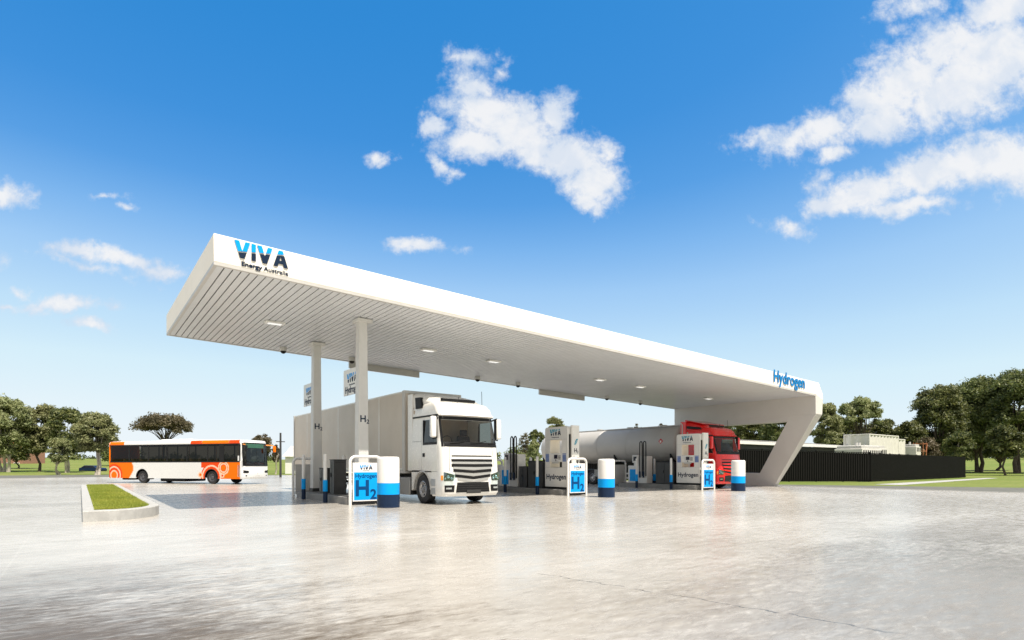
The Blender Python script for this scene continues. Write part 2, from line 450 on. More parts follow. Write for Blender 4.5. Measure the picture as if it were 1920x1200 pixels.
def leaf_mat(name, c0, c1, c2):
    m = bpy.data.materials.new(name); m.use_nodes = True
    t = NT(m.node_tree); o = t.n('ShaderNodeOutputMaterial')
    g = t.n('ShaderNodeNewGeometry'); oi = t.n('ShaderNodeObjectInfo')
    P = t.n('ShaderNodeTexCoord').outputs['Object']
    cl = t.noise(P, .45, 3, .6)
    col = t.mix(t.rng(cl, .36, .64), c0, c1)
    col = t.mix(t.m('MULTIPLY', t.rng(g.outputs['Random Per Island'], .45, 1), .6), col, c2)
    hs = t.n('ShaderNodeHueSaturation'); t.l(col, hs.inputs['Color'])
    t.l(t.rng(oi.outputs['Random'], 0, 1, .85, 1.15, False), hs.inputs['Value'])
    t.l(t.rng(oi.outputs['Random'], 0, 1, .49, .515, False), hs.inputs['Hue'])
    d = t.n('ShaderNodeBsdfPrincipled'); t.l(hs.outputs[0], d.inputs['Base Color']); d.inputs['Roughness'].default_value = .55
    tr = t.n('ShaderNodeBsdfTranslucent'); t.l(hs.outputs[0], tr.inputs[0])
    mx = t.n('ShaderNodeMixShader'); mx.inputs[0].default_value = .34
    t.l(d.outputs[0], mx.inputs[1]); t.l(tr.outputs[0], mx.inputs[2]); t.l(mx.outputs[0], o.inputs[0])
    return m
M['blue2'] = pm('sign blue', (.0,.19,.50), .4, spec=.2)
M['glass_dim'] = glass('dim windscreen glass', (.22,.24,.22), .12)
pnavy = pm('blue print', (.03,.12,.42), .5, spec=.2)
M['signtxt'] = pm('blue sign lettering', (.0,.055,.19), .5, spec=.2)
M['ground'] = ground_mat(); M['lawn'] = grass_mat()
M['asphalt'] = pm('asphalt', (.12,.12,.105), .8, var=.15, vs=1., bump=.2)
M['leafA'] = leaf_mat('gum leaves olive', (.15,.18,.07), (.27,.29,.125), (.44,.43,.22))
M['leafB'] = leaf_mat('gum leaves dark', (.045,.065,.022), (.125,.15,.045), (.33,.33,.11))
M['leafC'] = leaf_mat('gum leaves brown', (.085,.075,.04), (.16,.13,.075), (.22,.18,.11))
M['bark'] = pm('dark bark', (.09,.07,.055), .9, var=.3, vs=2)
M['barkp'] = pm('pale gum bark', (.42,.38,.32), .8, var=.25, vs=1.5)
M['blade'] = leaf_mat('grass blade', (.25,.34,.035), (.42,.47,.07), (.55,.55,.12))

# ------------------------------------------------------------------ setting
b = MB(); b.add([(-90,-25,0),(38,-25,0),(38,86,0),(-90,86,0)], [(0,1,2,3)])
tag(b.build('forecourt_pavement', M['ground'], smooth=0), kind='structure')
# terrain: one sheet to the horizon, rising very gently far away
def terr():
    b = MB(); xs = [-3000,-1200,-600,-350,-250,-150,-90,-40,0,40,80,120,160,220,300,400,600,1200,3000]
    vs = []; n = len(xs)
    for y in xs:
        for x in xs:
            d = math.hypot(x, y); z = -.03
            if d > 120: z += min((d-120)*.022, 5.5)
            vs.append((x, y, z))
    fs = [(j*n+i, j*n+i+1, (j+1)*n+i+1, (j+1)*n+i) for j in range(n-1) for i in range(n-1)]
    b.add(vs, fs); return tag(b.build('ground', M['lawn']), kind='structure')
terr()
b = MB(); b.add([(-200,86.0,.004),(60,86.0,.004),(45,104,.004),(-200,121,.004)], [(0,1,2,3)])
tag(b.build('road', M['asphalt'], smooth=0), kind='structure')
b = MB(); b.add([(38.15,-25,-.012),(48,-25,-.012),(48,10,-.012),(41,24,-.012),(41,60,-.012),(38.15,60,-.012)], [(0,1,2,3,4,5)])
tag(b.build('side_path', M['asphalt'], smooth=0), kind='structure')
b = MB(); b.box(38.0,38.15,-25,60,-.1,.035)
tag(b.build('kerb', M['planter'], bevel=.02), kind='structure')
b = MB(); b.add([(48,16.6,-.018),(84,19.2,-.018),(84,20.4,-.018),(48,18.4,-.018)], [(0,1,2,3)])
tag(b.build('footpath', M['planter'], smooth=0), kind='structure')

# ------------------------------------------------------------------ canopy
V0, V1, U0, U1 = 17.65, 28.5, 2.95, 37.3
zb = lambda u: 7.05-.033*u
def canopy():
    root = empty('canopy', (20, 23, 0), label='long white wedge canopy over the pump lanes with a leaning end frame', cat='canopy')
    O = Vector((20, 23, 0))
    def B(mb, name, mat, **k):
        mb.v = [tuple(Vector(p)-O) for p in mb.v]
        return mb.build(name, mat, root, **k)
    # roof deck / fascia
    m = MB(); pf = [(U0, zb(U0)+.09), (37.3, zb(37.3)+.09), (38.2, 5.62), (38.25, 5.96), (37.7, 6.68), (U0, 7.82)]
    m.prism(pf, 'y', V0, V1)
    B(m, 'roof_deck', M['fascia'], bevel=.015)
    # rim of the soffit
    m = MB()
    def slat(u0, u1, v0, v1, h0, h1, mi=0):
        m.hexa([(u0,v0,zb(u0)+h0),(u1,v0,zb(u1)+h0),(u1,v1,zb(u1)+h0),(u0,v1,zb(u0)+h0),
                (u0,v0,zb(u0)+h1),(u1,v0,zb(u1)+h1),(u1,v1,zb(u1)+h1),(u0,v1,zb(u0)+h1)], mi)
    slat(U0, U1, V0, V0+.12, 0, .088); slat(U0, U1, V1-.12, V1, 0, .088)
    slat(U0, U0+.10, V0+.12, V1-.12, 0, .088)
    B(m, 'soffit_rim', M['steel'])
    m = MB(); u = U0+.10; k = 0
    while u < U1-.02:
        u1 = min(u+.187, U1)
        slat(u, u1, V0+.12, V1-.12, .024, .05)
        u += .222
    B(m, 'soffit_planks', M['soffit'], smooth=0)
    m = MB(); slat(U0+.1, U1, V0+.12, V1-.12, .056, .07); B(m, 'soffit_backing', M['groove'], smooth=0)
    # end frame with its leaning leg
    m = MB()
    def ou(z): return 37.72+.50*max(0, z)/5.3
    def pc(q):          # q: quad in (v,z)
        m.hexa([(37.3, v, z) for v, z in q]+[(ou(z), v, z) for v, z in q])
    pc([(V0+.002,4.68),(V0+.002,5.86),(V1-.002,5.86),(V1-.002,4.68)])
    pc([(V0+.002,4.68),(V1-.002,4.68),(V1-.002,4.3),(19.5,4.3)])
    pc([(V0+.002,4.68),(19.5,4.3),(21.9,0),(20.4,0)])
    pc([(21.4,.89),(26.9,.89),(26.9,0),(21.9,0)])
    pc([(26.9,4.3),(28.3,4.3),(28.3,0),(26.9,0)])
    o = B(m, 'end_frame', M['frame'], bevel=.012)
    # columns
    for v in (20.3, 25.4):
        m = MB(); u = 8.3; s0, s1 = .205, .155; t = zb(u)+.03
        m.hexa([(u-s0,v-s0,.28),(u+s0,v-s0,.28),(u+s0,v+s0,.28),(u-s0,v+s0,.28),(u-s1,v-s1,t),(u+s1,v-s1,t),(u+s1,v+s1,t),(u-s1,v+s1,t)])
        c = B(m, 'column', M['column'], bevel=.015)
        m = MB(); m.box(u-.24,u+.24,v-.24,v+.24,.281,.42); m.v = [tuple(Vector(p)-O) for p in m.v]; m.build('column_base', M['dark'], c, bevel=.01)
        m = MB(); m.box(u-.25,u+.32,v-.27,v+.27,t-.16,t-.035); m.v = [tuple(Vector(p)-O) for p in m.v]; m.build('column_head', M['column'], c, bevel=.01)
        m = MB(); h2(m, .34, frame_mat((u+.02, v-.186, 3.0)), m=0); m.v = [tuple(Vector(p)-O) for p in m.v]; m.build('lettering', M['navy2'], c, smooth=0)
    # lettering on the fascia
    m = MB(); Mx = frame_mat((4.20, V0-.002, 7.255), shear=-.033); wordmark(m, .475, Mx, 0, 1, sx=.86, ext=.03)
    B(m, 'logo_sign', [M['blue'], M['navy2']], smooth=0)
    m = MB(); Mx = frame_mat((4.27, V0-.012, 7.045), shear=-.033)
    put_text(m, 'Energy', .175, Mx, (-.345, 0), .03, .008, 1.16); put_text(m, 'Australia', .175, Mx, (.325, 0), .008, .008, 1.1)
    B(m, 'lettering', M['navy2'], smooth=0)
    m = MB(); Mx = frame_mat((34.0, V0-.04, zb(34)+.30), shear=-.033); put_text(m, 'Hydrogen', .98, Mx, (0, 0), .022, .012, .90, spacing=1.05)
    B(m, 'lettering', M['blue2'], smooth=0)
canopy()

def soffit_light(u, v):
    r = empty('ceiling_light', (u, v, zb(u)), label=None)
    m = MB(); m.box(-.36,.36,-.17,.17,-.05,.02); m.build('housing', M['white'], r, bevel=.01)
    m = MB(); m.box(-.24,.24,-.11,.11,-.062,-.051); m.build('diffuser', M['lamp'], r)
    return r
GL = 'square downlights under the canopy'
L0 = soffit_light(5.94, 23.02)
tag(L0, 'flush white downlight nearest the free left end of the canopy soffit', 'downlight', GL)
for (u, lab) in ((12.6, 'white downlight in the soffit above the cab of the white truck'),
                 (16.2, 'white downlight in the soffit, third from the free left end'),
                 (23.54, 'white downlight in the soffit, fourth from the free left end'),
                 (26.97, 'white downlight in the soffit, second from the leaning end frame'),
                 (33.85, 'white downlight in the soffit nearest the leaning end frame')):
    dup(L0, (u, 23.1, zb(u)), lab)
def dome(u, v):
    r = empty('dome_camera', (u, v, zb(u)))
    m = MB(); m.lathe([(.15,.02),(.15,-.10),(.135,-.16)], n=20); m.build('mount', M['steel'], r)
    m = MB(); m.ball((0,0,-.15), .13, 20, 8, -1, .2); m.build('lens_dome', M['black'], r)
    return r
D0 = dome(7.45, 27.4)
tag(D0, 'black dome camera under the canopy nearest its free left end', 'camera', 'dome cameras under the canopy')
for u, lab in ((10.7,'black dome camera just beside the front column top, second from the left'),
               (18.1,'black dome camera above the white truck cab roof, third from the left'),
               (21.0,'black dome camera at the back soffit edge right of the white truck, fourth from left'),
               (28.6,'black dome camera right of the second hanging header board, fifth from left'),
               (32.0,'black dome camera nearest the end frame, rightmost under the canopy')):
    dup(D0, (u, 27.4, zb(u)), lab)
for (u0, u1, lab) in ((11.0,15.0,'grey header board hanging from the back canopy edge behind the front column'),
                      (23.6,27.6,'grey header board hanging from the back canopy edge over the tanker')):
    m = MB()
    m.hexa([(u0,V1+.01,zb(u0)-.30),(u1,V1+.01,zb(u1)-.30),(u1,V1+.13,zb(u1)-.30),(u0,V1+.13,zb(u0)-.30),
            (u0,V1+.01,zb(u0)+.12),(u1,V1+.01,zb(u1)+.12),(u1,V1+.13,zb(u1)+.12),(u0,V1+.13,zb(u0)+.12)])
    tag(m.build('header_board', M['steel'], bevel=.01), lab, 'header board', 'header boards along the canopy back edge')

# blade signs on the columns
for v, lab in ((20.3,'white hanging sign board with logo and Hydrogen behind the front column'),
               (25.4,'white hanging sign board with logo and Hydrogen behind the rear column')):
    r = empty('blade_sign', (8.4, v, 4.15), label=lab, cat='sign', group='blade signs on the columns')
    m = MB(); m.box(-.03,.03,.21,2.0,0,1.0); m.build('board', M['white'], r, bevel=.008)
    m = MB(); Mx = frame_mat((-.032, 1.12, .48), '-x'); wordmark(m, .34, Mx, 0, 1, sx=.85, ext=.006)
    put_text(m, 'EnergyAustralia', .09, Mx, (0, -.12), .01, .002, m=1)
    put_text(m, 'Hydrogen', .36, Mx, (0, -.40), .026, .003, m=1); m.build('lettering', [M['blue'], M['navy2']], r, smooth=0)
    for z_ in (.15,.85):
        m = MB(); m.cyl((0,.1,z_),(0,.25,z_),.03); m.build('bracket', M['steel'], r)

# ------------------------------------------------------------------ pump islands
def rounded(x0, x1, y0, y1, r, n=6):
    out = []
    for cx, cy, a in ((x1-r,y0+r,-90),(x1-r,y1-r,0),(x0+r,y1-r,90),(x0+r,y0+r,180)):
        for i in range(n+1):
            q = R(a+90*i/n); out.append((cx+r*math.cos(q), cy+r*math.sin(q)))
    return out
ISL = (('first island under the columns', 7.65), ('middle island between the white truck and the tanker', 18.05), ('far island beside the tanker', 28.35))
def island():
    r = empty('pump_island', (7.65, 20.0, 0))
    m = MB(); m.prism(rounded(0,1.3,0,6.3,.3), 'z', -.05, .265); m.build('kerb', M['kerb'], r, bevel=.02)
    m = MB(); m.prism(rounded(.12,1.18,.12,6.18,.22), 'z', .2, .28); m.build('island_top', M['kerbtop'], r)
    return tag(r, 'raised grey concrete island carrying the two canopy columns', 'island', 'raised pump islands')
I0 = island()
dup(I0, (18.05,20,0), 'raised grey concrete island between the white truck and the tanker')
dup(I0, (28.35,20,0), 'raised grey concrete island beside the tanker, nearest the end frame')

def hoop_path(w, h, rc=.2):
    pts = [(0,0,0)]
    for i in range(7):
        a = PI-PI/2*i/6; pts.append((rc+rc*math.cos(a), 0, h-rc+rc*math.sin(a)))
    for i in range(7):
        a = PI/2-PI/2*i/6; pts.append((w-rc+rc*math.cos(a), 0, h-rc+rc*math.sin(a)))
    pts.append((w,0,0)); return pts
def hoop_sign():
    r = empty('hoop_sign', (7.65, 19.75, 0))
    W, H = 1.16, 1.72
    m = MB(); m.tube(hoop_path(W, H), .055, 12); m.build('hoop_rail', M['white'], r)
    m = MB(); m.box(.09,W-.09,-.03,.03,.12,1.50); m.build('panel', M['white'], r, bevel=.01)
    m = MB(); m.box(.09,W-.09,-.032,.032,.04,.118); m.build('panel_foot', M['black'], r)
    m = MB(); m.box(.13,W-.13,-.036,-.031,.17,1.16); m.build('blue_face', M['blue'], r)
    m = MB(); Mx = frame_mat((W/2, -.032, 1.26)); wordmark(m, .155, Mx, 0, 1, sx=.88, ext=.003)
    put_text(m, 'EnergyAustralia', .04, Mx, (0, -.055), .01, .002, m=1)
    Mx = frame_mat((W/2, -.038, .2)); m.build('logo', [M['blue'], M['navy2']], r, smooth=0); m = MB(); put_text(m, 'Hydrogen', .205, Mx, (0, .76), .022, .002, 1.)
    h2(m, .78, Mx, (-.05, .13), bold=.03); m.build('lettering', M['signtxt'], r, smooth=0)
    return tag(r, 'white hoop barrier with blue Hydrogen H2 panel in front of the columns', 'barrier sign', 'hoop barriers with blue panels at the island fronts')
H0 = hoop_sign()
dup(H0, (18.05,19.75,0), 'white hoop barrier with blue Hydrogen H2 panel beside the middle dispenser')
dup(H0, (28.35,19.75,0), 'white hoop barrier with blue Hydrogen H2 panel in front of the red truck')
def rear_hoop():
    r = empty('hoop_barrier', (7.65, 26.55, 0))
    m = MB(); m.tube(hoop_path(1.16, 1.72), .06, 12); m.build('hoop_rail', M['white'], r)
    m = MB(); m.box(.09,1.07,-.025,.025,.12,1.46); m.build('panel', M['steel'], r, bevel=.01)
    return tag(r, 'white hoop barrier with plain grey panel at the back of the column island', 'barrier', 'plain hoop barriers at the island backs')
RH = rear_hoop()
dup(RH, (18.05,26.55,0), 'white hoop barrier with plain grey panel at the back of the middle island')
dup(RH, (28.35,26.55,0), 'white hoop barrier with plain grey panel in front of the tanker side')

def big_bollard():
    r = empty('guard_bollard', (8.3, 18.0, 0))
    m = MB(); m.lathe([(.375,0),(.375,.435)], n=40); m.build('base_band', M['navy'], r)
    m = MB(); m.lathe([(.37,.436),(.37,.82)], n=40); m.build('middle_band', M['blue'], r)
    m = MB(); m.lathe([(.37,.821),(.37,1.61),(.362,1.65),(.34,1.68),(.30,1.695),(.0001,1.70)], n=40, cap=False); m.build('body', M['white'], r)
    return tag(r, 'large round white, blue and navy bollard beside the left hoop barrier', 'bollard', 'large round bollards in front of the islands')
B0 = big_bollard()
dup(B0, (18.7,17.95,0), 'large round white, blue and navy bollard in the middle, right of the second hoop barrier')
dup(B0, (29.08,17.95,0), 'large round white, blue and navy bollard in front of the red truck')
def thin_bollard():
    r = empty('slim_bollard', (0,0,0))
    m = MB(); m.lathe([(.085,0),(.085,.42)], n=20); m.build('base_band', M['navy'], r)
    m = MB(); m.lathe([(.088,.421),(.088,.85)], n=20); m.build('middle_band', M['blue'], r)
    m = MB(); m.lathe([(.068,.851),(.068,1.80),(.055,1.84),(.0001,1.86)], n=20, cap=False); m.build('post', M['white'], r)
    return tag(r, None, 'bollard', 'slim white and blue bollards along the islands')
T0 = thin_bollard(); first = True
for nm, u in (('column island', 7.45), ('middle island', 17.85), ('far island', 28.15)):
    for su, du in (('near', 0), ('far', 1.72)):
        for sv, v in (('front', 21.75), ('back', 24.4)):
            lab = f'slim bollard on the {"left" if du == 0 else "right"} side of the {nm}, {"nearer" if sv == "front" else "farther"} one'
            if first: T0.location = (u+du, v, 0); T0['label'] = lab; first = False
            else: dup(T0, (u+du, v, 0), lab)

def pump():
    r = empty('hydrogen_dispenser', (18.33, 20.1, .28))
    W, D, H = .66, 1.62, 3.0           # u width, v depth, height
    m = MB(); m.box(.03,W-.03,.03,D-.03,.001,.10); m.build('plinth', M['black'], r)
    z0 = .101
    # main cabinet: solid bands above, between and below two through openings
    Wm = .63                            # main unit, leaving the side column proud in front
    m = MB()
    vo0, vo1 = .38, 1.25
    m.prism([(.0,z0),(D,z0),(D,1.03),(0,1.03)], 'x', 0, Wm)
    m.prism([(0,1.03),(vo0,1.03),(vo0,2.36),(0,2.36)], 'x', 0, Wm)
    m.prism([(vo1,1.03),(D,1.03),(D,2.36),(vo1,2.36)], 'x', 0, Wm)
    top = [(0,2.36),(D,2.36),(D,2.86)]+[(D-.12+.12*math.cos(a), 2.86+.12*math.sin(a)) for a in (PI/6,PI/3,PI/2)]+[(.12+.12*math.cos(a), 2.86+.12*math.sin(a)) for a in (PI/2,2*PI/3,5*PI/6)]+[(0,2.86)]
    m.prism(top, 'x', 0, Wm)
    body = m.build('cabinet', M['pumpw'], r)
    m = MB(); m.box(.02,Wm-.02,vo0+.001,vo1-.001,1.30,1.72); m.build('control_band', M['white'], r, bevel=.005)
    # opening linings (cream)
    for a, c in ((1.032,1.298),(1.722,2.358)):
        m = MB(); m.box(.01,Wm-.01,vo1-.012,vo1-.001,a,c); m.box(.01,Wm-.01,vo0+.001,vo0+.012,a,c)
        m.box(.012,Wm-.012,vo0+.012,vo1-.012,a,a+.006); m.box(.012,Wm-.012,vo0+.012,vo1-.012,c-.006,c)
        m.build('opening_lining', M['cream'], r, smooth=0)
    for v0, v1 in ((.06,.34),(1.29,1.57)):
        m = MB(); m.box(-.012,-.001,v0,v1,1.30,1.70); p = m.build('info_panel', M['white'], r)
        m = MB()
        for k in range(6):
            m.box(-.018,-.0125,v0+.015,v1-.015,1.315+k*.055,1.355+k*.055)
        m.box(-.018,-.0125,v0+.01,v1-.01,1.655,1.69); m.build('info_print', pnavy, p, smooth=0)
    m = MB(); m.box(.0,.019,.72,.96,1.45,1.64); m.build('screen', M['screen'], r)
    m = MB(); m.box(-.10,.019,.60,1.02,1.22,1.29); m.build('tray', M['steel'], r, bevel=.01)
    m = MB()
    for i in range(3):
        for j in range(3): m.box(.008,.0195,.50+i*.06,.54+i*.06,1.42+j*.07,1.46+j*.07)
    m.box(.004,.0195,.82,.86,1.34,1.42)
    m.build('keypad', M['dark'], r)
    m = MB(); Mx = frame_mat((-.001,.86,2.57), '-x'); wordmark(m, .30, Mx, 0, 1, sx=.74, ext=.006); put_text(m, 'EnergyAustralia', .085, Mx, (0,-.11), .01, .003, m=1)
    Mx = frame_mat((-.002,.81,.47), '-x'); put_text(m, 'Hydrogen', .345, Mx, (0,0), .026, .003, 1., m=1, spacing=1.04)
    m.build('lettering', [M['teal'], M['navy2']], r, smooth=0)
    m = MB(); m.box(-.004,.002,.02,D-.02,2.365,2.375); m.box(-.004,.002,.02,D-.02,1.015,1.025); m.box(-.004,.002,D-.06,D-.052,.15,2.8); m.box(-.004,.002,.052,.06,.15,2.8); m.build('panel_seam', M['steel'], r)
    # side column, a little taller, on the road-facing end
    m = MB(); c = rounded(.17,.66,-.14,-.001,.05); m.prism(c, 'z', .02, 3.02)
    m.build('side_column', M['cabw'], r)
    m = MB(); m.box(.10,.168,-.05,-.001,.3,2.6); m.build('side_slot', M['black'], r)
    m = MB(); Mx = frame_mat((.42,-.142,0)); h2(m, .27, Mx, (0,1.75), m=0); m.build('lettering', M['navy2'], r, smooth=0)
    # leaf emblem
    m = MB(); pts = []
    for i in range(13):
        a = i/12; pts.append((-.12+.24*a, -.14+.28*a+.11*math.sin(PI*a)))
    for i in range(11, 0, -1):
        a = i/12; pts.append((-.12+.24*a, -.14+.28*a-.10*math.sin(PI*a)))
    n = len(pts); vs = [Mx @ Vector((x, y+2.24, z)) for z in (0,.004) for x, y in pts]
    m.add(vs, [tuple(range(n-1,-1,-1)), tuple(range(n,2*n))]+[(i,(i+1)%n,n+(i+1)%n,n+i) for i in range(n)])
    m.build('leaf_emblem', M['teal'], r, smooth=0)
    m = MB(); m.add([Mx @ Vector(p) for p in ((-.12,2.09,.006),(-.105,2.09,.006),(.07,2.33,.006),(.06,2.335,.006))], [(0,1,2,3)]); m.build('leaf_vein', M['white'], r, smooth=0)
    # nozzle hanging on the side column
    m = MB(); m.tube([(.50,-.20,1.50),(.50,-.20,1.36),(.47,-.21,1.24),(.46,-.20,1.02)], [.03,.032,.028,.02], 10); m.box(.43,.57,-.23,-.17,1.44,1.52); m.box(.48,.52,-.18,-.14,1.40,1.46)
    n0 = m.build('nozzle', M['black'], r, bevel=.005)
    m = MB(); m.tube([(.46,-.20,1.02),(.44,-.22,.7),(.38,-.24,.35),(.30,-.22,.22),(.22,-.18,.4),(.2,-.15,.6)], .018, 8); m.build('hose', M['black'], n0)
    m = MB(); m.box(.22,.36,-.146,-.139,1.42,1.60); m.build('small_notice', M['steel'], r)
    return tag(r, 'tall pale dispenser with two through openings on the middle island', 'fuel dispenser', 'hydrogen dispensers')
P0 = pump()
dup(P0, (28.63,20.1,.28), 'tall pale dispenser with red truck showing through its openings on the far island')

def cabinet(u, v, w, d, h, lab):
    r = empty('equipment_cabinet', (u, v, .281)); tag(r, lab, 'cabinet', 'dark equipment cabinets on the islands')
    m = MB(); m.box(0,w,0,d,.0,h); m.build('body', M['dark'], r, bevel=.015)
    m = MB(); m.box(-.008,-.001,d/2-.006,d/2+.006,.05,h-.08); m.box(.04,w-.04,-.008,-.001,h-.1,h-.09); m.build('door_seam', M['black'], r)
    m = MB(); m.box(-.03,-.001,d/2+.06,d/2+.09,h*.5,h*.62); m.build('handle', M['black'], r, bevel=.004)
    m = MB(); m.box(-.02,w+.02,-.02,d+.02,h,h+.025); m.build('lid', M['black'], r, bevel=.005)
    return r
cabinet(7.98,22.3,.50,.46,1.34,'dark grey cabinet standing between the two canopy columns')
cabinet(8.0,23.5,.55,.6,1.0,'lower dark grey cabinet behind the taller one on the column island')
cabinet(18.35,21.95,.60,1.15,1.34,'dark grey cabinet just behind the middle dispenser')
cabinet(18.35,23.2,.60,.65,1.06,'lower dark grey cabinet between dispenser and hose stand on the middle island')
cabinet(28.65,21.95,.60,1.35,1.34,'dark grey cabinet just behind the far dispenser')

def hose_stand():
    r = empty('hose_stand', (18.4, 24.05, .281))
    m = MB(); m.box(0,.55,0,.62,0,1.72); m.build('body', M['pumpw'], r, bevel=.02)
    m = MB(); m.box(0,.55,.64,1.55,0,1.12); m.build('lower_body', M['white'], r, bevel=.02)
    m = MB(); m.box(-.012,-.001,.80,1.40,.12,.88); m.build('blue_panel', M['blue'], r)
    m = MB(); m.box(.1,.5,.75,1.15,1.121,1.30); m.box(.0,.45,.72,1.2,1.30,1.80); sc = m.build('display_head', M['white'], r, bevel=.02)
    m = MB(); m.box(-.012,-.001,.83,1.1,1.42,1.70); m.build('screen', M['screen'], sc)
    m = MB(); m.cyl((.3,.72,0),(.3,.72,2.55),.045); m.build('mast', M['steel'], r)
    for v in (.12,.42):
        m = MB(); pts = [(-.06,v-.10,.45)]
        pts += [(-.06,v-.10,z) for z in (1.0,1.8,2.3)]
        pts += [(-.06, v-.10*math.cos(a), 2.52+.14*math.sin(a)) for a in (.3,.9,PI/2,PI-.9,PI-.3)]
        pts += [(-.06,v+.10,z) for z in (2.3,1.5,.95,.5)]
        m.tube(pts, .034, 8); h = m.build('hose', M['black'], r)
        m = MB(); m.box(-.10,-.03,v+.05,v+.15,.35,.75); m.build('nozzle', M['navy'], h, bevel=.01)
    return tag(r, 'white hose stand with two tall looped black hoses right of the white truck', 'hose stand', 'hose stands with looped hoses')
S0 = hose_stand()
dup(S0, (28.7,24.05,.281), 'white hose stand with two tall looped black hoses in front of the tanker')

# ------------------------------------------------------------------ planter with grass
def planter():
    r = empty('planter', (.95, 30, 0), label='long kerbed planter strip filled with short green grass', cat='planter')
    def outl(x0, x1, y0, y1, ra, rb):
        out = []
        for cx, cy, a, q in ((x1-rb,y0+ra,-90,(rb,ra)),):
            for i in range(13):
                t_ = R(a+90*i/12); out.append((cx+q[0]*math.cos(t_), cy+q[1]*math.sin(t_)))
        out += [(x1,y1),(x0,y1),(x0,y0)]
        return out
    oo = outl(.05,1.85,17.75,42.5,2.1,1.35); ii = outl(.30,1.60,18.15,42.2,1.8,1.0)
    m = MB(); n = len(oo); O = (-.95,-30)
    vs = [(x+O[0],y+O[1],z) for z in (-.02,.27) for x, y in oo]+[(x+O[0],y+O[1],z) for z in (.15,.27) for x, y in ii]
    fs = []
    for i in range(n):
        k = (i+1) % n
        fs += [(i,k,n+k,n+i),(n+i,n+k,3*n+k,3*n+i),(3*n+i,3*n+k,2*n+k,2*n+i)]
    m.add(vs, fs); m.build('kerb', M['planter'], r, bevel=.02)
    m = MB(); m.add([(x+O[0],y+O[1],.22) for x, y in ii], [tuple(range(n))]); m.build('turf', M['lawn'], r, smooth=0)
    # blades
    rng = np.random.default_rng(3); N = 60000
    y = 18.2+(rng.random(N)**1.6)*24; x = .32+rng.random(N)*1.26
    keep = ~((y < 20.0) & (((x-.6)/1.0)**2+((y-19.95)/1.78)**2 > 1) & (x > .6))
    x, y = x[keep], y[keep]; N = len(x)
    h = .045+rng.random(N)*.07; a = rng.random(N)*2*PI; w = .008+.004*rng.random(N)
    dx, dy = np.cos(a)*w, np.sin(a)*w; tx, ty = rng.normal(0,.03,N), rng.normal(0,.03,N)
    co = np.stack([np.stack([x-dx-.95,y-dy-30,np.full(N,.215)],1), np.stack([x+dx-.95,y+dy-30,np.full(N,.215)],1), np.stack([x+tx-.95,y+ty-30,.22+h],1)],1).reshape(-1,3)
    o = tri_mesh('grass_blades', co, 3, M['blade']); o.parent = r; o['kind'] = 'stuff'
def tri_mesh(name, co, k, mat):
    me = bpy.data.meshes.new(name); n = len(co)//k
    me.vertices.add(len(co)); me.vertices.foreach_set('co', co.astype(np.float32).ravel())
    me.loops.add(len(co)); me.loops.foreach_set('vertex_index', np.arange(len(co), dtype=np.int32))
    me.polygons.add(n); me.polygons.foreach_set('loop_start', np.arange(0, len(co), k, dtype=np.int32))
    me.polygons.foreach_set('loop_total', np.full(n, k, dtype=np.int32))
    me.materials.append(mat); me.update(calc_edges=True)
    o = bpy.data.objects.new(name, me); COL.objects.link(o); return o
planter()

# ------------------------------------------------------------------ vehicles
def interp(tab, z):
    if z <= tab[0][0]: return tab[0][1:]
    for a, c in zip(tab, tab[1:]):
        if z <= c[0]:
            t = (z-a[0])/(c[0]-a[0]); return tuple(p+(q-p)*t for p, q in zip(a[1:], c[1:]))
    return tab[-1][1:]
class Shell:
    """front shell of a vehicle: table of z -> front y, half width, corner radius, bulge"""
    def __init__(s, tab): s.tab = tab
    def P(s, z, q, out=0.):
        f, hw, r, bu = interp(s.tab, z); L = hw-r; sg = 1 if q >= 0 else -1; q = abs(q)
        if q <= L: x, y, nx, ny = q, f-bu*(1-(q/L)**2), 0, -1
        elif q <= L+r*PI/2:
            a = (q-L)/r; x, y, nx, ny = L+r*math.sin(a), f+r*(1-math.cos(a)), math.sin(a), -math.cos(a)
        else: x, y, nx, ny = hw, f+r+(q-L-r*PI/2), 1, 0
        return (sg*(x+nx*out), y+ny*out, z)
    def patch(s, mb, s0, s1, z0, z1, out=.01, n=10, th=.02, m=0, k=3):
        """curved plate; z0,z1 numbers or functions of t in 0..1; s0,s1 likewise of height t"""
        f = lambda v, t: v(t) if callable(v) else v
        fr, bk = [], []
        for i in range(n+1):
            t = i/n; ca, cb = [], []
            for j in range(k+1):
                h = j/k; q = f(s0, h)+(f(s1, h)-f(s0, h))*t; z = f(z0, t)+(f(z1, t)-f(z0, t))*h
                ca.append(s.P(z, q, out)); cb.append(s.P(z, q, out-th))
            fr.append(ca); bk.append(cb)
        rings = [a+c[::-1] for a, c in zip(fr, bk)]
        mb.loft(rings, m=m)
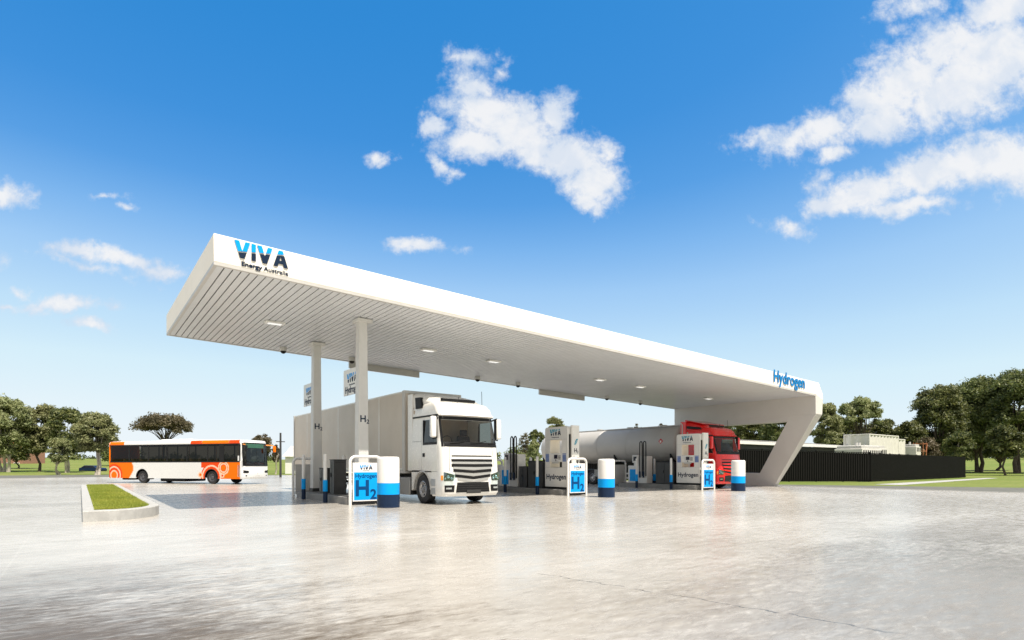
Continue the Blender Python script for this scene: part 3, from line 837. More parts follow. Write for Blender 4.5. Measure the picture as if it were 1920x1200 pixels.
def wheel(parent, x, y, Rr, w, side, name='wheel'):
    """side -1/+1: which way the rim faces, axis x"""
    m = MB(); s = side
    m.lathe([(Rr*.56,-s*w/2),(Rr*.9,-s*w/2),(Rr*.985,-s*w*.42),(Rr,-s*w*.2),(Rr,s*w*.2),(Rr*.985,s*w*.42),(Rr*.9,s*w/2),(Rr*.58,s*w*.48),(Rr*.56,s*w*.3)], (x,y,Rr), 'x', 36, cap=False)
    t = m.build(name, M['rubber'], parent)
    m = MB(); m.lathe([(Rr*.575,s*w*.44),(Rr*.53,s*w*.46),(Rr*.50,s*w*.25),(Rr*.42,s*w*.12),(Rr*.30,s*w*.16),(Rr*.27,s*w*.36),(Rr*.14,s*w*.40),(Rr*.13,s*w*.52),(.001,s*w*.53)], (x,y,Rr), 'x', 32, cap=False)
    m.build('rim', M['alu'], t)
    m = MB()
    for i in range(10):
        a = 2*PI*i/10; c = (x+s*w*.19, y+Rr*.42*math.cos(a), Rr+Rr*.42*math.sin(a))
        m.cyl((c[0]-.06*s,c[1],c[2]),(c[0]+.004*s,c[1],c[2]),Rr*.055,n=8)
        c = (x+s*w*.36, y+Rr*.22*math.cos(a), Rr+Rr*.22*math.sin(a)); m.cyl((c[0]-.02*s,c[1],c[2]),(c[0]+.03*s,c[1],c[2]),Rr*.03,n=6)
    m.build('wheel_bolts', M['black'], t)
    return t

def truck(loc, paint, label, cat, kind):
    r = empty('box_truck' if kind == 'box' else 'tanker_truck', loc, label=label, cat=cat)
    tab = [(.30,.06,1.20,.22,.06),(.42,.0,1.25,.24,.07),(1.15,.0,1.25,.26,.07),(1.75,.05,1.25,.26,.07),(2.15,.10,1.25,.27,.07),
           (2.25,.13,1.24,.27,.07),(3.05,.36,1.20,.24,.07),(3.18,.38,1.19,.24,.07),(3.22,.30,1.20,.24,.08),(3.50,.42,1.18,.26,.08),(3.66,.58,1.14,.30,.06),(3.76,.85,1.05,.34,.04)]
    S = Shell(tab)
    # perimeter with columns: rear, mid, window rear, corner, arc, front ...
    def ring(z, back=2.35):
        f, hw, rr, bu = interp(tab, z); L = hw-rr
        half = [L*(i/4) for i in range(5)]+[L+rr*PI/2*i/5 for i in range(1, 6)]
        pr = [S.P(z, q) for q in half]
        side = [(hw, y, z) for y in (.62 if f+rr < .60 else f+rr+.01, 1.42, 1.9, back)]
        rt = pr+side
        lf = [(-x, y, zz) for x, y, zz in reversed(rt[1:])]
        return lf+rt       # from back-left round the front to back-right
    zs = [1.16,1.3,1.75,2.0,2.15,2.25,2.4,2.8,3.05,3.18,3.22,3.35,3.5,3.6,3.66,3.72,3.76]
    rings = [ring(z) for z in zs]; n = len(rings[0]); mid = n//2
    def skip(i, j):
        zm = (zs[i]+zs[i+1])/2
        if j == n-1: return False
        c = j+.5-mid; a = abs(c)
        if 2.25 < zm < 3.05 and a < 7: return True            # windscreen
        if 2.25 < zm < 3.05 and 10 < a < 11: return True      # door windows
        return False
    m = MB(); m.loft(rings, skip=skip)
    m.build('cab_body', paint, r, smooth=32)
    # windscreen and side glass
    m = MB(); q1 = lambda z: (lambda f, hw, rr, bu: (hw-rr)+rr*PI/2*.44)(*interp(tab, z))
    rows = []
    for z in (2.10,2.25,2.5,2.8,3.05,3.17):
        qa = q1(z); rows.append([S.P(z, -qa+2*qa*i/16, .006) for i in range(17)])
    m.loft(rows, closed=False, c0=False, c1=False); m.build('windscreen', M['glass'], r, recalc=False)
    # black surround of the windscreen
    m = MB()
    for sgn in (-1, 1):
        rows = []
        for z in (2.08,2.25,2.5,2.8,3.05,3.18):
            f, hw, rr, bu = interp(tab, z); L = hw-rr
            rows.append([S.P(z, sgn*(L+rr*PI/2*t), .009) for t in (.36,.46,.56)])
        m.loft(rows, closed=False, c0=False, c1=False)
    S.patch(m, -1.12,1.12,2.08,2.25,.012,14,.01); S.patch(m, -1.1,1.1,3.06,3.18,.012,14,.01)
    m.build('windscreen_surround', M['black'], r, recalc=False)
    m = MB()
    for x0 in (-.9,-.05,.75):
        m.tube([S.P(2.2,x0,.03),S.P(2.24,x0+.35,.045),S.P(2.3,x0+.7,.03)],.012,6)
    m.build('wipers', M['black'], r)
    for sgn in (-1, 1):
        m = MB(); rows = []
        for z in (2.2,2.45,2.8,3.08):
            f, hw, rr, bu = interp(tab, z); rows.append([(sgn*(hw+.004), f+rr-.0, z), (sgn*(hw+.004), 1.42, z)])
        m.loft(rows, closed=False, c0=False, c1=False); m.build('side_window', M['glass_dim'], r, recalc=False)
        m = MB()
        m.prism([(.40,2.16),(1.46,2.16),(1.46,2.25),(.42,2.25)], 'x', sgn*1.245, sgn*1.254)
        m.prism([(1.40,2.25),(1.46,2.25),(1.46,3.08),(1.40,3.08)], 'x', sgn*1.205, sgn*1.253)
        m.build('window_frame', M['black'], r)
        # door
        m = MB(); m.prism([(.36,1.20),(1.50,1.20),(1.50,2.15),(.40,2.15)], 'x', sgn*1.24, sgn*1.258)
        d = m.build('door', paint, r, bevel=.008)
        m = MB(); m.box(*sorted((sgn*1.259, sgn*1.29)), 1.28,1.42,1.72,1.86); m.build('handle', M['black'], d, bevel=.01)
        # mirror
        m = MB(); m.box(*sorted((sgn*1.30, sgn*1.52)), .30,.46,2.40,3.16); mi = m.build('mirror_housing', paint, r, bevel=.05)
        m = MB(); m.box(*sorted((sgn*1.32, sgn*1.50)), .462,.474,2.45,3.10); m.build('mirror_glass', M['chrome'], mi)
        m = MB(); m.box(*sorted((sgn*1.275, sgn*1.298)), .32,.47,2.38,3.18); m.build('mirror_edge', M['black'], mi, bevel=.005)
        m = MB(); m.tube([(sgn*1.18,.5,3.1),(sgn*1.36,.40,3.18),(sgn*1.42,.38,3.1)],.03,8); m.tube([(sgn*1.22,.5,2.4),(sgn*1.40,.40,2.36),(sgn*1.42,.38,2.45)],.025,8); m.build('mirror_arm', M['black'], mi)
        # fender with wheel arch
        arch = [(1.5+.66*math.cos(a), .53+.66*math.sin(a)) for a in [PI*(1-i/14) for i in range(15)]]
        poly = [(.80,.45),(.84,.45)]+arch+[(2.20,.45),(2.35,.45),(2.35,1.159),(.80,1.159)]
        m = MB()
        # split into strips so that every face is convex
        tp = [(.80,.45)]+arch+[(2.35,.45)]
        for a, c in zip(tp, tp[1:]):
            if abs(a[0]-c[0]) < 1e-6: continue
            m.add([(sgn*1.25,a[0],a[1]),(sgn*1.25,c[0],c[1]),(sgn*1.25,c[0],1.22),(sgn*1.25,a[0],1.22),
                   (sgn*.95,a[0],a[1]),(sgn*.95,c[0],c[1]),(sgn*.95,c[0],1.22),(sgn*.95,a[0],1.22)], [(0,1,2,3),(0,1,5,4)])
        m.build('fender', paint, r, recalc=False)
        m = MB(); m.tube([(sgn*1.255, y, z) for y, z in arch], .03, 8); m.build('arch_trim', M['steel'] if kind == 'box' else M['black'], r)
        # steps ahead of the wheel
        m = MB(); m.box(*sorted((sgn*1.14, sgn*1.262)), .50,.86,.36,.60); m.box(*sorted((sgn*1.14, sgn*1.262)), .50,.86,.66,.92); m.build('steps', M['silver'], r, bevel=.01)
    # bumper, front panel
    zl = [.30,.36,.42,.8,1.159]
    def ring2(z):
        f, hw, rr, bu = interp(tab, z); L = hw-rr
        qs = [L*(i/4) for i in range(5)]+[L+rr*PI/2*i/5 for i in range(1, 6)]
        rt = [S.P(z, q) for q in qs]+[(hw,.80,z)]
        return [(-x,y,zz) for x, y, zz in reversed(rt[1:])]+rt
    m = MB(); m.loft([ring2(z) for z in zl]); m.build('bumper', paint, r, smooth=32)
    # grille: dark slots with silver blades
    g = MB(); lv = MB()
    sl = [(1.75,.0,.86,.04),(1.59,.0,.88,.09),(1.41,.01,.88,.10),(1.23,.055,.82,.10),(1.04,.085,.76,.10)]
    for (zc, vv, hwid, th) in sl:
        S.patch(g, -hwid, hwid, lambda t, zc=zc, vv=vv, th=th: zc-th/2-vv*(1-abs(2*t-1)), lambda t, zc=zc, vv=vv, th=th: zc+th/2-vv*(1-abs(2*t-1)), .012, 16, .03)
    g.build('grille_slots', M['black'], r)
    for (zc, vv, hwid, th) in ((1.50,.005,.84,.07),(1.32,.03,.82,.075),(1.13,.07,.76,.075),(.94,.10,.66,.06)):
        S.patch(lv, -hwid, hwid, lambda t, zc=zc, vv=vv, th=th: zc-th/2-vv*(1-abs(2*t-1)), lambda t, zc=zc, vv=vv, th=th: zc+th/2-vv*(1-abs(2*t-1)), .03, 16, .02)
    lv.build('grille_blades', M['silver'] if kind == 'box' else paint, r)
    # seam between bonnet panel and grille corner
    m = MB()
    for sg in (-1,1):
        S.patch(m, lambda h, sg=sg: sg*(.90+.06*(1-h)), lambda h, sg=sg: sg*(.915+.06*(1-h)), 1.2, 2.06, .003, 1, .01, k=6)
        S.patch(m, lambda h, sg=sg: sg*(.60+.28*(1-h)), lambda h, sg=sg: sg*(.62+.28*(1-h)), .78, .80, .003, 1, .01, k=2)
    m.build('panel_seam', M['dark'], r)
    # headlights
    for sg in (-1, 1):
        m = MB(); S.patch(m, lambda h: sg*(.78+.06*(1-h)) , lambda h: sg*(1.17), lambda t: .86+.00*t, lambda t: 1.07+.10*t, .010, 6, .02)
        hb = m.build('headlight', M['dark'], r)
        m = MB()
        for q, z, rr in ((.90,.95,.055),(1.03,1.0,.065),(1.12,.94,.035)):
            p = Vector(S.P(z, sg*q, .012)); m.ball(p, rr, 12, 6)
        m.build('reflector', M['chrome'], hb)
        m = MB(); S.patch(m, lambda h: sg*(.78+.06*(1-h)) , lambda h: sg*(1.17), lambda t: .86, lambda t: 1.07+.10*t, .085, 6, .01); m.build('lens', M['lens'], hb)
        m = MB(); S.patch(m, lambda h: sg*(.80-.03*h), lambda h: sg*(1.15), .46, .70, .01, 5, .02)
        fb = m.build('fog_light', M['black'], r)
        m = MB(); S.patch(m, sg*.90, sg*1.10, .56, .62, .03, 4, .03); m.build('lamp_bar', M['chrome'], fb)
        m = MB(); S.patch(m, sg*1.2, sg*1.28, .88, 1.05, .012, 2, .01); m.build('indicator', M['amber'], r)
    m = MB(); S.patch(m, lambda h: -.72+.05*h, lambda h: .72-.05*h, .44, .80, .012, 12, .02); m.build('lower_intake', M['black'], r)
    m = MB()
    for zz in (.52,.60,.68,.75): S.patch(m, -.66, .66, zz, zz+.012, .02, 10, .01)
    m.build('intake_mesh', M['dark'], r)
    m = MB(); S.patch(m, -.30, .30, .40, .53, .04, 4, .02); m.build('number_plate', M['dark'], r)
    # sun visor strip and roof items
    m = MB(); S.patch(m, -1.12,1.12,3.20,3.27,.05,14,.05); m.build('visor_lip', paint, r)
    m = MB(); m.box(-.78,.72,.92,.98,3.80,3.90); m.build('roof_bar', M['black'], r, bevel=.01)
    m = MB(); m.tube([(.95,.8,3.7),(.97,.85,4.25)],.01,6); m.tube([(-.2,.72,3.75),(-.2,.60,3.95)],.012,6); m.box(-.26,-.16,.56,.64,3.60,3.68); m.build('antenna', M['black'], r)
    # side fairing rising to the rear
    m = MB(); rg = []
    for y, zt, hw in ((.80,3.72,1.00),(1.2,3.90,1.06),(1.7,4.06,1.12),(2.42,4.20,1.17)):
        rg.append([(-hw,y,3.62),(-hw-.01,y,zt-.18),(-hw+.10,y,zt-.04),(-hw*.6,y,zt),(hw*.6,y,zt),(hw-.10,y,zt-.04),(hw+.01,y,zt-.18),(hw,y,3.62)])
    m.loft(rg); f = m.build('roof_fairing', paint, r, smooth=50)
    for sg in (-1,1):
        m = MB(); m.prism([(1.62,3.55),(2.10,3.55),(2.14,3.98),(1.72,3.96)] if kind == 'box' else [(1.2,3.62),(2.3,3.70),(2.3,3.88),(1.4,3.76)], 'x', sg*1.10, sg*1.215); m.build('roof_vent', M['black'], f)
        m = MB(); m.prism([(.46,3.19),(2.34,3.19),(2.34,3.25),(.44,3.25)], 'x', sg*1.15, sg*1.215); m.build('drip_rail', M['black'], r)
        m = MB(); m.prism([(2.36,1.2),(2.75,1.2),(2.75,4.15),(2.36,4.15)], 'x', sg*1.17, sg*1.22); m.build('side_deflector', paint if kind != 'box' else M['cabw'], r, bevel=.01)
        m = MB(); m.prism([(1.56,1.2),(1.565,1.2),(1.565,3.1),(1.56,3.1)], 'x', sg*1.25, sg*1.2525)
        m.prism([(1.58,2.30),(2.3,2.30),(2.3,2.306),(1.58,2.306)], 'x', sg*1.24, sg*1.2525); m.prism([(.36,1.185),(2.34,1.185),(2.34,1.19),(.36,1.19)], 'x', sg*1.24, sg*1.2525); m.build('body_seam', M['dark'], r)
    # interior
    m = MB(); m.box(-1.15,1.15,.30,.75,1.9,2.22); m.build('dashboard', M['seat'], r, bevel=.05)
    m = MB(); m.box(-1.19,1.19,2.2,2.3,1.3,3.5); m.box(-1.19,1.19,.5,2.3,1.25,1.30); m.build('cab_lining', M['interior'], r)
    for x in (-.62,.62):
        m = MB(); m.box(x-.27,x+.27,1.15,1.65,1.6,1.8); m.box(x-.27,x+.27,1.55,1.72,1.8,2.55); m.box(x-.16,x+.16,1.56,1.68,2.56,2.8); m.build('cab_seat', M['seat'], r, bevel=.04)
    m = MB(); cx = -.62
    m.tube([(cx+.24*math.cos(a), .86-.10*math.sin(a), 2.28+.21*math.sin(a)) for a in [2*PI*i/20 for i in range(21)]], .018, 6); m.tube([(cx,.7,2.1),(cx,.86,2.28)],.03,6); m.build('steering_wheel', M['black'], r)
    # chassis
    m = MB()
    for x in (-.45,.45): m.box(x-.06,x+.06,.9,15.5 if kind == 'box' else 15.0,.72,1.0)
    m.box(-.78,.78,2.5,7.5,.42,1.08)
    for y in (1.5,4.9,10.6,11.9,13.2): m.cyl((-.9,y,.53),(.9,y,.53),.07,n=8)
    m.box(-1.0,1.0,.82,2.33,.9,1.15); m.build('chassis', M['black'], r)
    for sg in (-1,1):
        wheel(r, sg*1.07, 1.5, .53, .34, sg)
        for y in (5.2,10.6,11.9,13.2): wheel(r, sg*1.02, y, .51, .40, sg)
        m = MB(); m.box(*sorted((sg*.75, sg*1.2)), 2.62,4.40,.26,.95); m.build('side_skirt', M['skirt'], r, bevel=.04)
        m = MB(); m.box(*sorted((sg*.8, sg*1.18)), 2.42,2.58,.3,1.12); m.box(*sorted((sg*.7, sg*1.19)), 4.55,5.9,1.08,1.13); m.build('mudguard', M['black'], r, bevel=.01)
        m = MB(); m.box(*sorted((sg*1.19, sg*1.22)), 6.4,9.7,.50,.60); m.box(*sorted((sg*1.19, sg*1.22)), 6.4,9.7,.80,.90); 
        for y in (6.6,8.0,9.4): m.box(*sorted((sg*1.15, sg*1.19)), y,y+.08,.5,1.2)
        m.build('guard_rail', M['silver'], r)
    if kind == 'box':
        y0, y1, zt, zf = 2.9, 17.4, 4.33, 1.20
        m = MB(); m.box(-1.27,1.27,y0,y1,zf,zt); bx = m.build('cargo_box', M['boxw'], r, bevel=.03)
        m = MB()
        for x in (-1.275,1.275):
            for y in (y0,y1): m.box(x-.03,x+.03,y-.03 if y == y0 else y-.12,y+.16 if y == y0 else y+.03,zf-.01,zt+.01)
        m.box(-1.31,1.31,y0-.03,y1+.03,zf-.10,zf-.012)
        m.box(-1.30,1.30,y0-.035,y0-.002,zt-.10,zt+.012)
        m.build('corner_post', M['steel'], bx, bevel=.01)
        m = MB()
        for i in range(1, 6):
            y = y0+(y1-y0)*i/6
            for x in (-1.27,1.27): m.box(x-.006,x+.006,y-.03,y+.03,zf+.05,zt-.06)
        for x in (-1.27,1.27): m.box(x-.012,x+.012,y0+.2,y1-.2,zf,zf+.10); m.box(x-.012,x+.012,y0+.2,y1-.2,zt-.07,zt-.01)
        m.build('panel_joint', M['cabw'], bx)
    else:
        # tank with domed ends
        m = MB(); prof = []
        cy, ra, y0, y1 = 2.80, 1.22, 2.95, 16.9
        for i in range(9):
            a = PI/2*i/8; prof.append((max(ra*math.sin(a), .001), y0+.45*(1-math.cos(a))))
        for y in (6,9,12): prof.append((ra, y))
        for i in range(8, -1, -1):
            a = PI/2*i/8; prof.append((max(ra*math.sin(a), .001), y1-.45*(1-math.cos(a))))
        m.lathe(prof, (0,0,cy), 'y', 48, cap=False); tk = m.build('tank', M['tank'], r, smooth=60)
        m = MB()
        for y in (4.6,7.4,10.2,13.0,15.6):
            m.lathe([(ra+.001,y-.04),(ra+.012,y-.03),(ra+.012,y+.03),(ra+.001,y+.04)], (0,0,cy), 'y', 48, cap=False)
        m.build('tank_band', M['tank'], tk)
        m = MB(); m.box(-.30,.30,3.4,16.4,cy+ra-.02,cy+ra+.05); 
        for y in (5,8,11,14): m.cyl((0,y,cy+ra+.03),(0,y,cy+ra+.12),.22,n=20)
        m.build('top_walkway', M['tank'], tk)
        m = MB()
        for y in (3.6,8.5,14.5): m.prism([(-1.0,1.1),(1.0,1.1),(1.05,2.2),(.8,1.85),(-.8,1.85),(-1.05,2.2)], 'y', y, y+.12)
        m.box(-.7,.7,3.0,15.9,1.02,1.12); m.box(-1.1,1.1,13.9,16.5,.98,1.1); m.build('cradle', M['black'], r)
        # hazard diamond
        m = MB(); Mx = frame_mat((-ra-.006, 4.3, 3.0), '-x')
        vs = [Mx @ Vector(p) for p in ((0,-.18,0),(.18,0,-.01),(0,.18,-.02),(-.18,0,-.01),(0,-.18,.008),(.18,0,.0),(0,.18,-.01),(-.18,0,.0))]
        m.hexa(vs); m.build('hazard_diamond', M['red'], tk)
        m = MB(); Mx = frame_mat((-ra-.016, 4.3, 2.98), '-x'); m.hexa([Mx @ Vector(p) for p in ((-.05,-.08,0),(.05,-.08,0),(.07,.06,-.005),(-.07,.06,-.005),(-.05,-.08,.01),(.05,-.08,.01),(.07,.06,.005),(-.07,.06,.005))]); m.build('hazard_mark', M['white'], tk)
        m = MB(); m.tube([(-1.15,2.62,1.0),(-1.15,2.62,3.95),(-1.15,2.72,4.08)],.085,12); m.build('exhaust_stack', M['steel'], r)
        m = MB(); m.box(-1.18,-.72,5.95,8.4,.55,1.3); m.box(.72,1.18,5.95,8.4,.55,1.3); m.build('valve_locker', M['black'], r, bevel=.03)
        m = MB()
        for i in range(24): m.box(-1.22,-1.2,8.6+i*.075,8.63+i*.075,.6,1.1)
        m.build('underrun_grid', M['silver'], r)
        m = MB(); m.prism([(2.1,4.16),(2.45,4.16),(2.45,4.27),(1.2,3.98),(1.2,3.94)], 'x', -1.15, 1.15); m.build('roof_spoiler', paint, r, bevel=.01)
    return r
truck((11.42, 17.62, 0), M['cabw'], 'white long box truck parked under the canopy facing the camera', 'truck', 'box')
truck((31.6, 20.0, 0), M['cabr'], 'red cab tanker truck with a long grey cylindrical tank', 'truck', 'tanker')

def bus():
    fwd = math.atan2(-.8178, .5755)
    r = empty('city_bus', (10.80, 47.03, 0), fwd, 'orange and white single deck bus parked behind the planter', 'bus')
    L, hw, z0, zw0, zw1, zr = 13.5, 1.35, .40, 1.65, 3.06, 3.12
    wx = (2.98, 9.97); ar = .62
    def col(s, z):       # visible livery; 0 white 1 orange 2 red-orange 3 salmon
        if z < zw0:
            cut = 10.85+.45*max(0, (1.0-z))/.6 - .12*math.exp(-((z-1.6)/.15)**2)*-1
            if s > cut+.08:
                d = math.hypot(s-13.0, z-.62)
                if d < .30: return 1
                if d < .42: return 3
                if d < .62: return 2
                if d < .74: return 3
                if d < .92: return 2
                return 1
            if s > cut: return 3
            if s < 4.35:
                dw = math.hypot(s-2.98, z-.52)
                d2 = math.hypot(s-1.83, z-1.22); d3 = math.hypot(s-1.93, z-.66); d4 = math.hypot(s-4.05, z-.70)
                if d2 < .22: return 1
                if d2 < .27: return 2
                if d2 < .37: return 3
                if d2 < .42: return 1
                if d2 < .52: return 3
                if d3 < .10: return 2
                if d3 < .19: return 3
                if d4 < .12: return 1
                if d4 < .22: return 3
                if .80 < dw < .93: return 3
                if dw <= .80: return 2
                if .93 <= dw < 1.02: return 2
                if s < 1.75: return 1
                if z > 1.25 and s < 3.95: return 2
                if s < 2.9 and dw > 1.02: return 1 if z < 1.0 else 2
                return 0
            return 0
        if s > 11.9: return 1
        if s < 5.0: return (2, 1, 1, 2)[min(3, int(s/1.3))]
        return 0
    mats = [M['busw'], M['orange'], M['redor'], M['salmon']]
    for sg in (-1, 1):
        m = MB(); c = .04
        ns = int((L-.28)/c); xs = [-.28-i*(L-.28)/ns for i in range(ns+1)]
        for (za, zb_) in ((z0, zw0), (zw1, zr+.0)):
            nz = max(1, int(round((zb_-za)/c))); base = len(m.v)
            for j in range(nz+1):
                for x in xs: m.v.append((x, sg*hw, za+(zb_-za)*j/nz))
            for j in range(nz):
                zc = za+(zb_-za)*(j+.5)/nz
                for i in range(ns):
                    s = -(xs[i]+xs[i+1])/2
                    if any(math.hypot(s-w, zc-.50) < ar for w in wx): continue
                    a = base+j*(ns+1)+i
                    m.f.append((a, a+1, a+ns+2, a+ns+1)); m.m.append(col(s, zc))
        m.build('side_panel', mats, r, smooth=0, recalc=False)
        m = MB()
        for w in wx:
            m.tube([(-w+ar*math.cos(a), sg*(hw+.0), .5+ar*math.sin(a)) for a in [PI*i/16 for i in range(17)]], .03, 6)
            prof = [(-w+ar*math.cos(a), .5+ar*math.sin(a)) for a in [PI*i/12 for i in range(13)]]
            for p, q in zip(prof, prof[1:]): m.add([(p[0],sg*hw,p[1]),(q[0],sg*hw,q[1]),(q[0],sg*.7,q[1]),(p[0],sg*.7,p[1])], [(0,1,2,3)])
        m.build('wheel_arch', M['black'], r, recalc=False)
        # window band
        cuts = [.12,2.01,2.6,5.36,7.39-.0,9.2,11.0,12.15,13.38]
        px = [.30,2.0,3.35,5.36,7.36,9.3,11.35,13.3]
        m = MB()
        m.box(-13.42,-.3,*sorted((sg*(hw-.02), sg*(hw+.004))),zw0,zw0+.10); m.box(-13.42,-.3,*sorted((sg*(hw-.02), sg*(hw+.004))),zw1-.06,zw1)
        for i, s in enumerate(px):
            w = .05 if s != 2.0 else .22
            m.box(-s-w,-s+w,*sorted((sg*(hw-.02), sg*(hw+.004))),zw0+.1,zw1-.06)
        m.build('window_pillar', M['black'], r)
        for a, c_ in zip(px, px[1:]):
            m = MB(); m.add([(-c_,sg*(hw-.008),zw0+.05),(-a,sg*(hw-.008),zw0+.05),(-a,sg*(hw-.008),zw1-.03),(-c_,sg*(hw-.008),zw1-.03)], [(0,1,2,3)])
            m.build('window', M['tint'], r, smooth=0, recalc=False)
        for w in wx:
            wheel2(r, -w, sg*(hw-.20), .50, .30, sg)
    # roof
    m = MB(); rg = []
    for x, dz in ((-.30,-.03),(-.6,0),(-13.2,0),(-13.5,-.03)):
        pts = []
        for i in range(9):
            a = PI/2*i/8; pts.append((x, -(hw-.18)-.18*math.cos(a), zr+(.24*math.sin(a))+dz*(i/8)))
        pts2 = [(x, -y, z) for _, y, z in reversed(pts)]
        rg.append(pts+pts2)
    m.loft(rg, closed=True); m.build('roof', M['busw'], r)
    m = MB(); m.loft([[(x, sg*(hw+.002-.18*(1-math.cos(a)) if False else (hw-.18+.182*math.cos(a))), zr+.002+.242*math.sin(a)) for a in (0,.25,.5,.75,1.0)] for sg in (-1,) for x in (-1.32,-3.9)], closed=False, c0=False, c1=False); m.build('roof_stripe', M['orange'], r, recalc=False)
    for xa, xb in ((-.33,-1.31),(-3.91,-5.0)):
        m = MB(); m.loft([[(x, -(hw-.18+.182*math.cos(a)), zr+.002+.242*math.sin(a)) for a in (0,.25,.5,.75,1.0)] for x in (xa, xb)], closed=False, c0=False, c1=False); m.build('roof_stripe', M['redor'], r, recalc=False)
    m = MB(); m.loft([[(x, -(hw-.18+.182*math.cos(a)), zr+.002+.242*math.sin(a)) for a in (0,.25,.5,.75,1.0)] for x in (-11.9,-13.45)], closed=False, c0=False, c1=False); m.build('roof_stripe', M['orange'], r, recalc=False)
    m = MB(); m.loft([[(x, y*(w_), z) for y, z in ((-1,zr+.2),(-.9,zr+.2+h),(.9,zr+.2+h),(1,zr+.2))] for x, w_, h in ((-4.9,.9,.06),(-5.4,1.0,.17),(-8.4,1.0,.17),(-9.2,.9,.05))]); m.build('roof_unit', M['busw'], r, bevel=.03)
    m = MB(); m.box(-4.6,-2.6,-.6,.6,zr+.24,zr+.29); m.build('roof_hatch', M['steel'], r, bevel=.02)
    # rear
    m = MB(); m.box(-L-.12,-L,-hw+.03,hw-.03,z0,zr+.15); m.build('rear_panel', M['orange'], r, bevel=.1)
    # front shell (local y of the shell runs backwards along -x)
    tab = [(.40,.06,1.33,.20,.10),(.55,.0,1.35,.22,.12),(1.35,.0,1.35,.22,.12),(1.5,.02,1.35,.22,.12),(3.1,.14,1.33,.22,.10),(3.25,.22,1.28,.25,.09),(3.33,.34,1.20,.28,.07)]
    S = Shell(tab); T = lambda p: (-p[1], -p[0], p[2])
    def bm_(fn):
        q = MB(); fn(q); q.v = [T(p) for p in q.v]; return q
    zs = [.40,.48,.55,.9,1.38,1.45,1.8,2.4,3.0,3.12,3.2,3.25,3.29,3.33]
    def rg_(z):
        f, h, rr, bu = interp(tab, z); LL = h-rr
        qs = [LL*i/4 for i in range(5)]+[LL+rr*PI/2*i/4 for i in range(1,5)]
        rt = [S.P(z,q) for q in qs]+[(h,.5,z)]
        return [(-x,y,zz) for x,y,zz in reversed(rt[1:])]+rt
    rings = [rg_(z) for z in zs]; n = len(rings[0]); mid = n//2
    bm_(lambda q: q.loft(rings, closed=False, c0=False, c1=True, skip=lambda i, j: 1.40 < (zs[i]+zs[i+1])/2 < 3.12 and abs(j+.5-mid) < 6)).build('front_shell', M['busw'], r, smooth=35)
    def f1(q):
        rows = []
        for z in (1.40,1.8,2.4,3.0,3.12):
            f, h, rr, bu = interp(tab, z); qa = h-rr+rr*PI/2*.5
            rows.append([S.P(z,-qa+2*qa*i/14,.004) for i in range(15)])
        q.loft(rows, closed=False, c0=False, c1=False)
    bm_(f1).build('windscreen', M['glass_dim'], r, recalc=False)
    def f2(q):
        S.patch(q,-1.28,1.28,1.36,1.50,.012,12,.02); S.patch(q,-1.28,1.28,3.06,3.14,.012,12,.02)
        for sg in (-1,1): S.patch(q, sg*1.16, sg*1.26, 1.40, 3.12, .012, 2, .02, k=5)
        S.patch(q,-.012,.012,1.5,2.8,.012,1,.02)
    bm_(f2).build('windscreen_surround', M['black'], r)
    bm_(lambda q: S.patch(q,-.85,1.05,2.74,3.05,.014,10,.02)).build('destination_display', M['green_led'], r)
    for sg in (-1,1):
        bm_(lambda q: S.patch(q, lambda h: sg*(.85-.03*h), sg*1.28, lambda t: .84-.0*t, lambda t: 1.0+.05*t, .01, 6, .02)).build('headlight', M['black'], r)
        bm_(lambda q: S.patch(q, sg*.98, sg*1.1, .60,.68,.01,3,.02)).build('fog_light', M['black'], r)
        m = MB(); m.tube([T(p) for p in ((sg*1.2,.15,3.0),(sg*1.45,-.15,2.98),(sg*1.5,-.35,2.95))], .04, 8); mi = m.build('mirror_arm', M['amber'] if sg == -1 else M['amber'], r)
        m = MB(); m.box(.36,.46,-sg*1.5-.13,-sg*1.5+.13,2.45,2.92); m.build('mirror_housing', M['orange'] if sg < 0 else M['black'], mi, bevel=.04)
    bm_(lambda q: [S.patch(q, -.25,.25,.63,.66,.008,4,.01), S.patch(q,-.04,.04,.74,.84,.008,2,.01)]).build('badge', M['steel'], r)
    m = MB(); m.tube([T(S.P(1.52,.1,.03)),T(S.P(1.62,.6,.05)),T(S.P(1.75,1.0,.03))],.014,6); m.tube([T(S.P(1.52,-.9,.03)),T(S.P(1.62,-.5,.05)),T(S.P(1.75,-.1,.03))],.014,6); m.build('wipers', M['black'], r)
    # inside and underneath
    m = MB(); m.box(-13.4,-.5,-1.2,1.2,.50,.62); m.box(-13.2,-12.2,-1.25,1.25,.6,1.62)
    m.box(-13.4,-.4,-1.3,1.3,3.05,3.10); m.build('floor', M['seat'], r)
    m = MB()
    for i in range(12):
        x = -2.6-i*.86
        for y in (-.85,.85):
            m.box(x-.06,x+.02,y-.42,y+.42,1.0,1.95)
    m.box(-1.5,-1.35,-1.0,-.3,1.1,2.1)
    m.build('seats', M['interior'], r, bevel=.03)
    m = MB(); m.box(-8.5,-5.9,-1.0,1.0,.16,.42); m.box(-12.6,-11.4,-1.0,1.0,.25,.42); m.build('underbody', M['black'], r, bevel=.1)
    m = MB()
    for x in (-1.2,-3.5,-6.2,-9.0): m.cyl((x,-.35,.6),(x,-.35,3.05),.02,n=6)
    m.build('grab_pole', M['amber'], r)
    return r
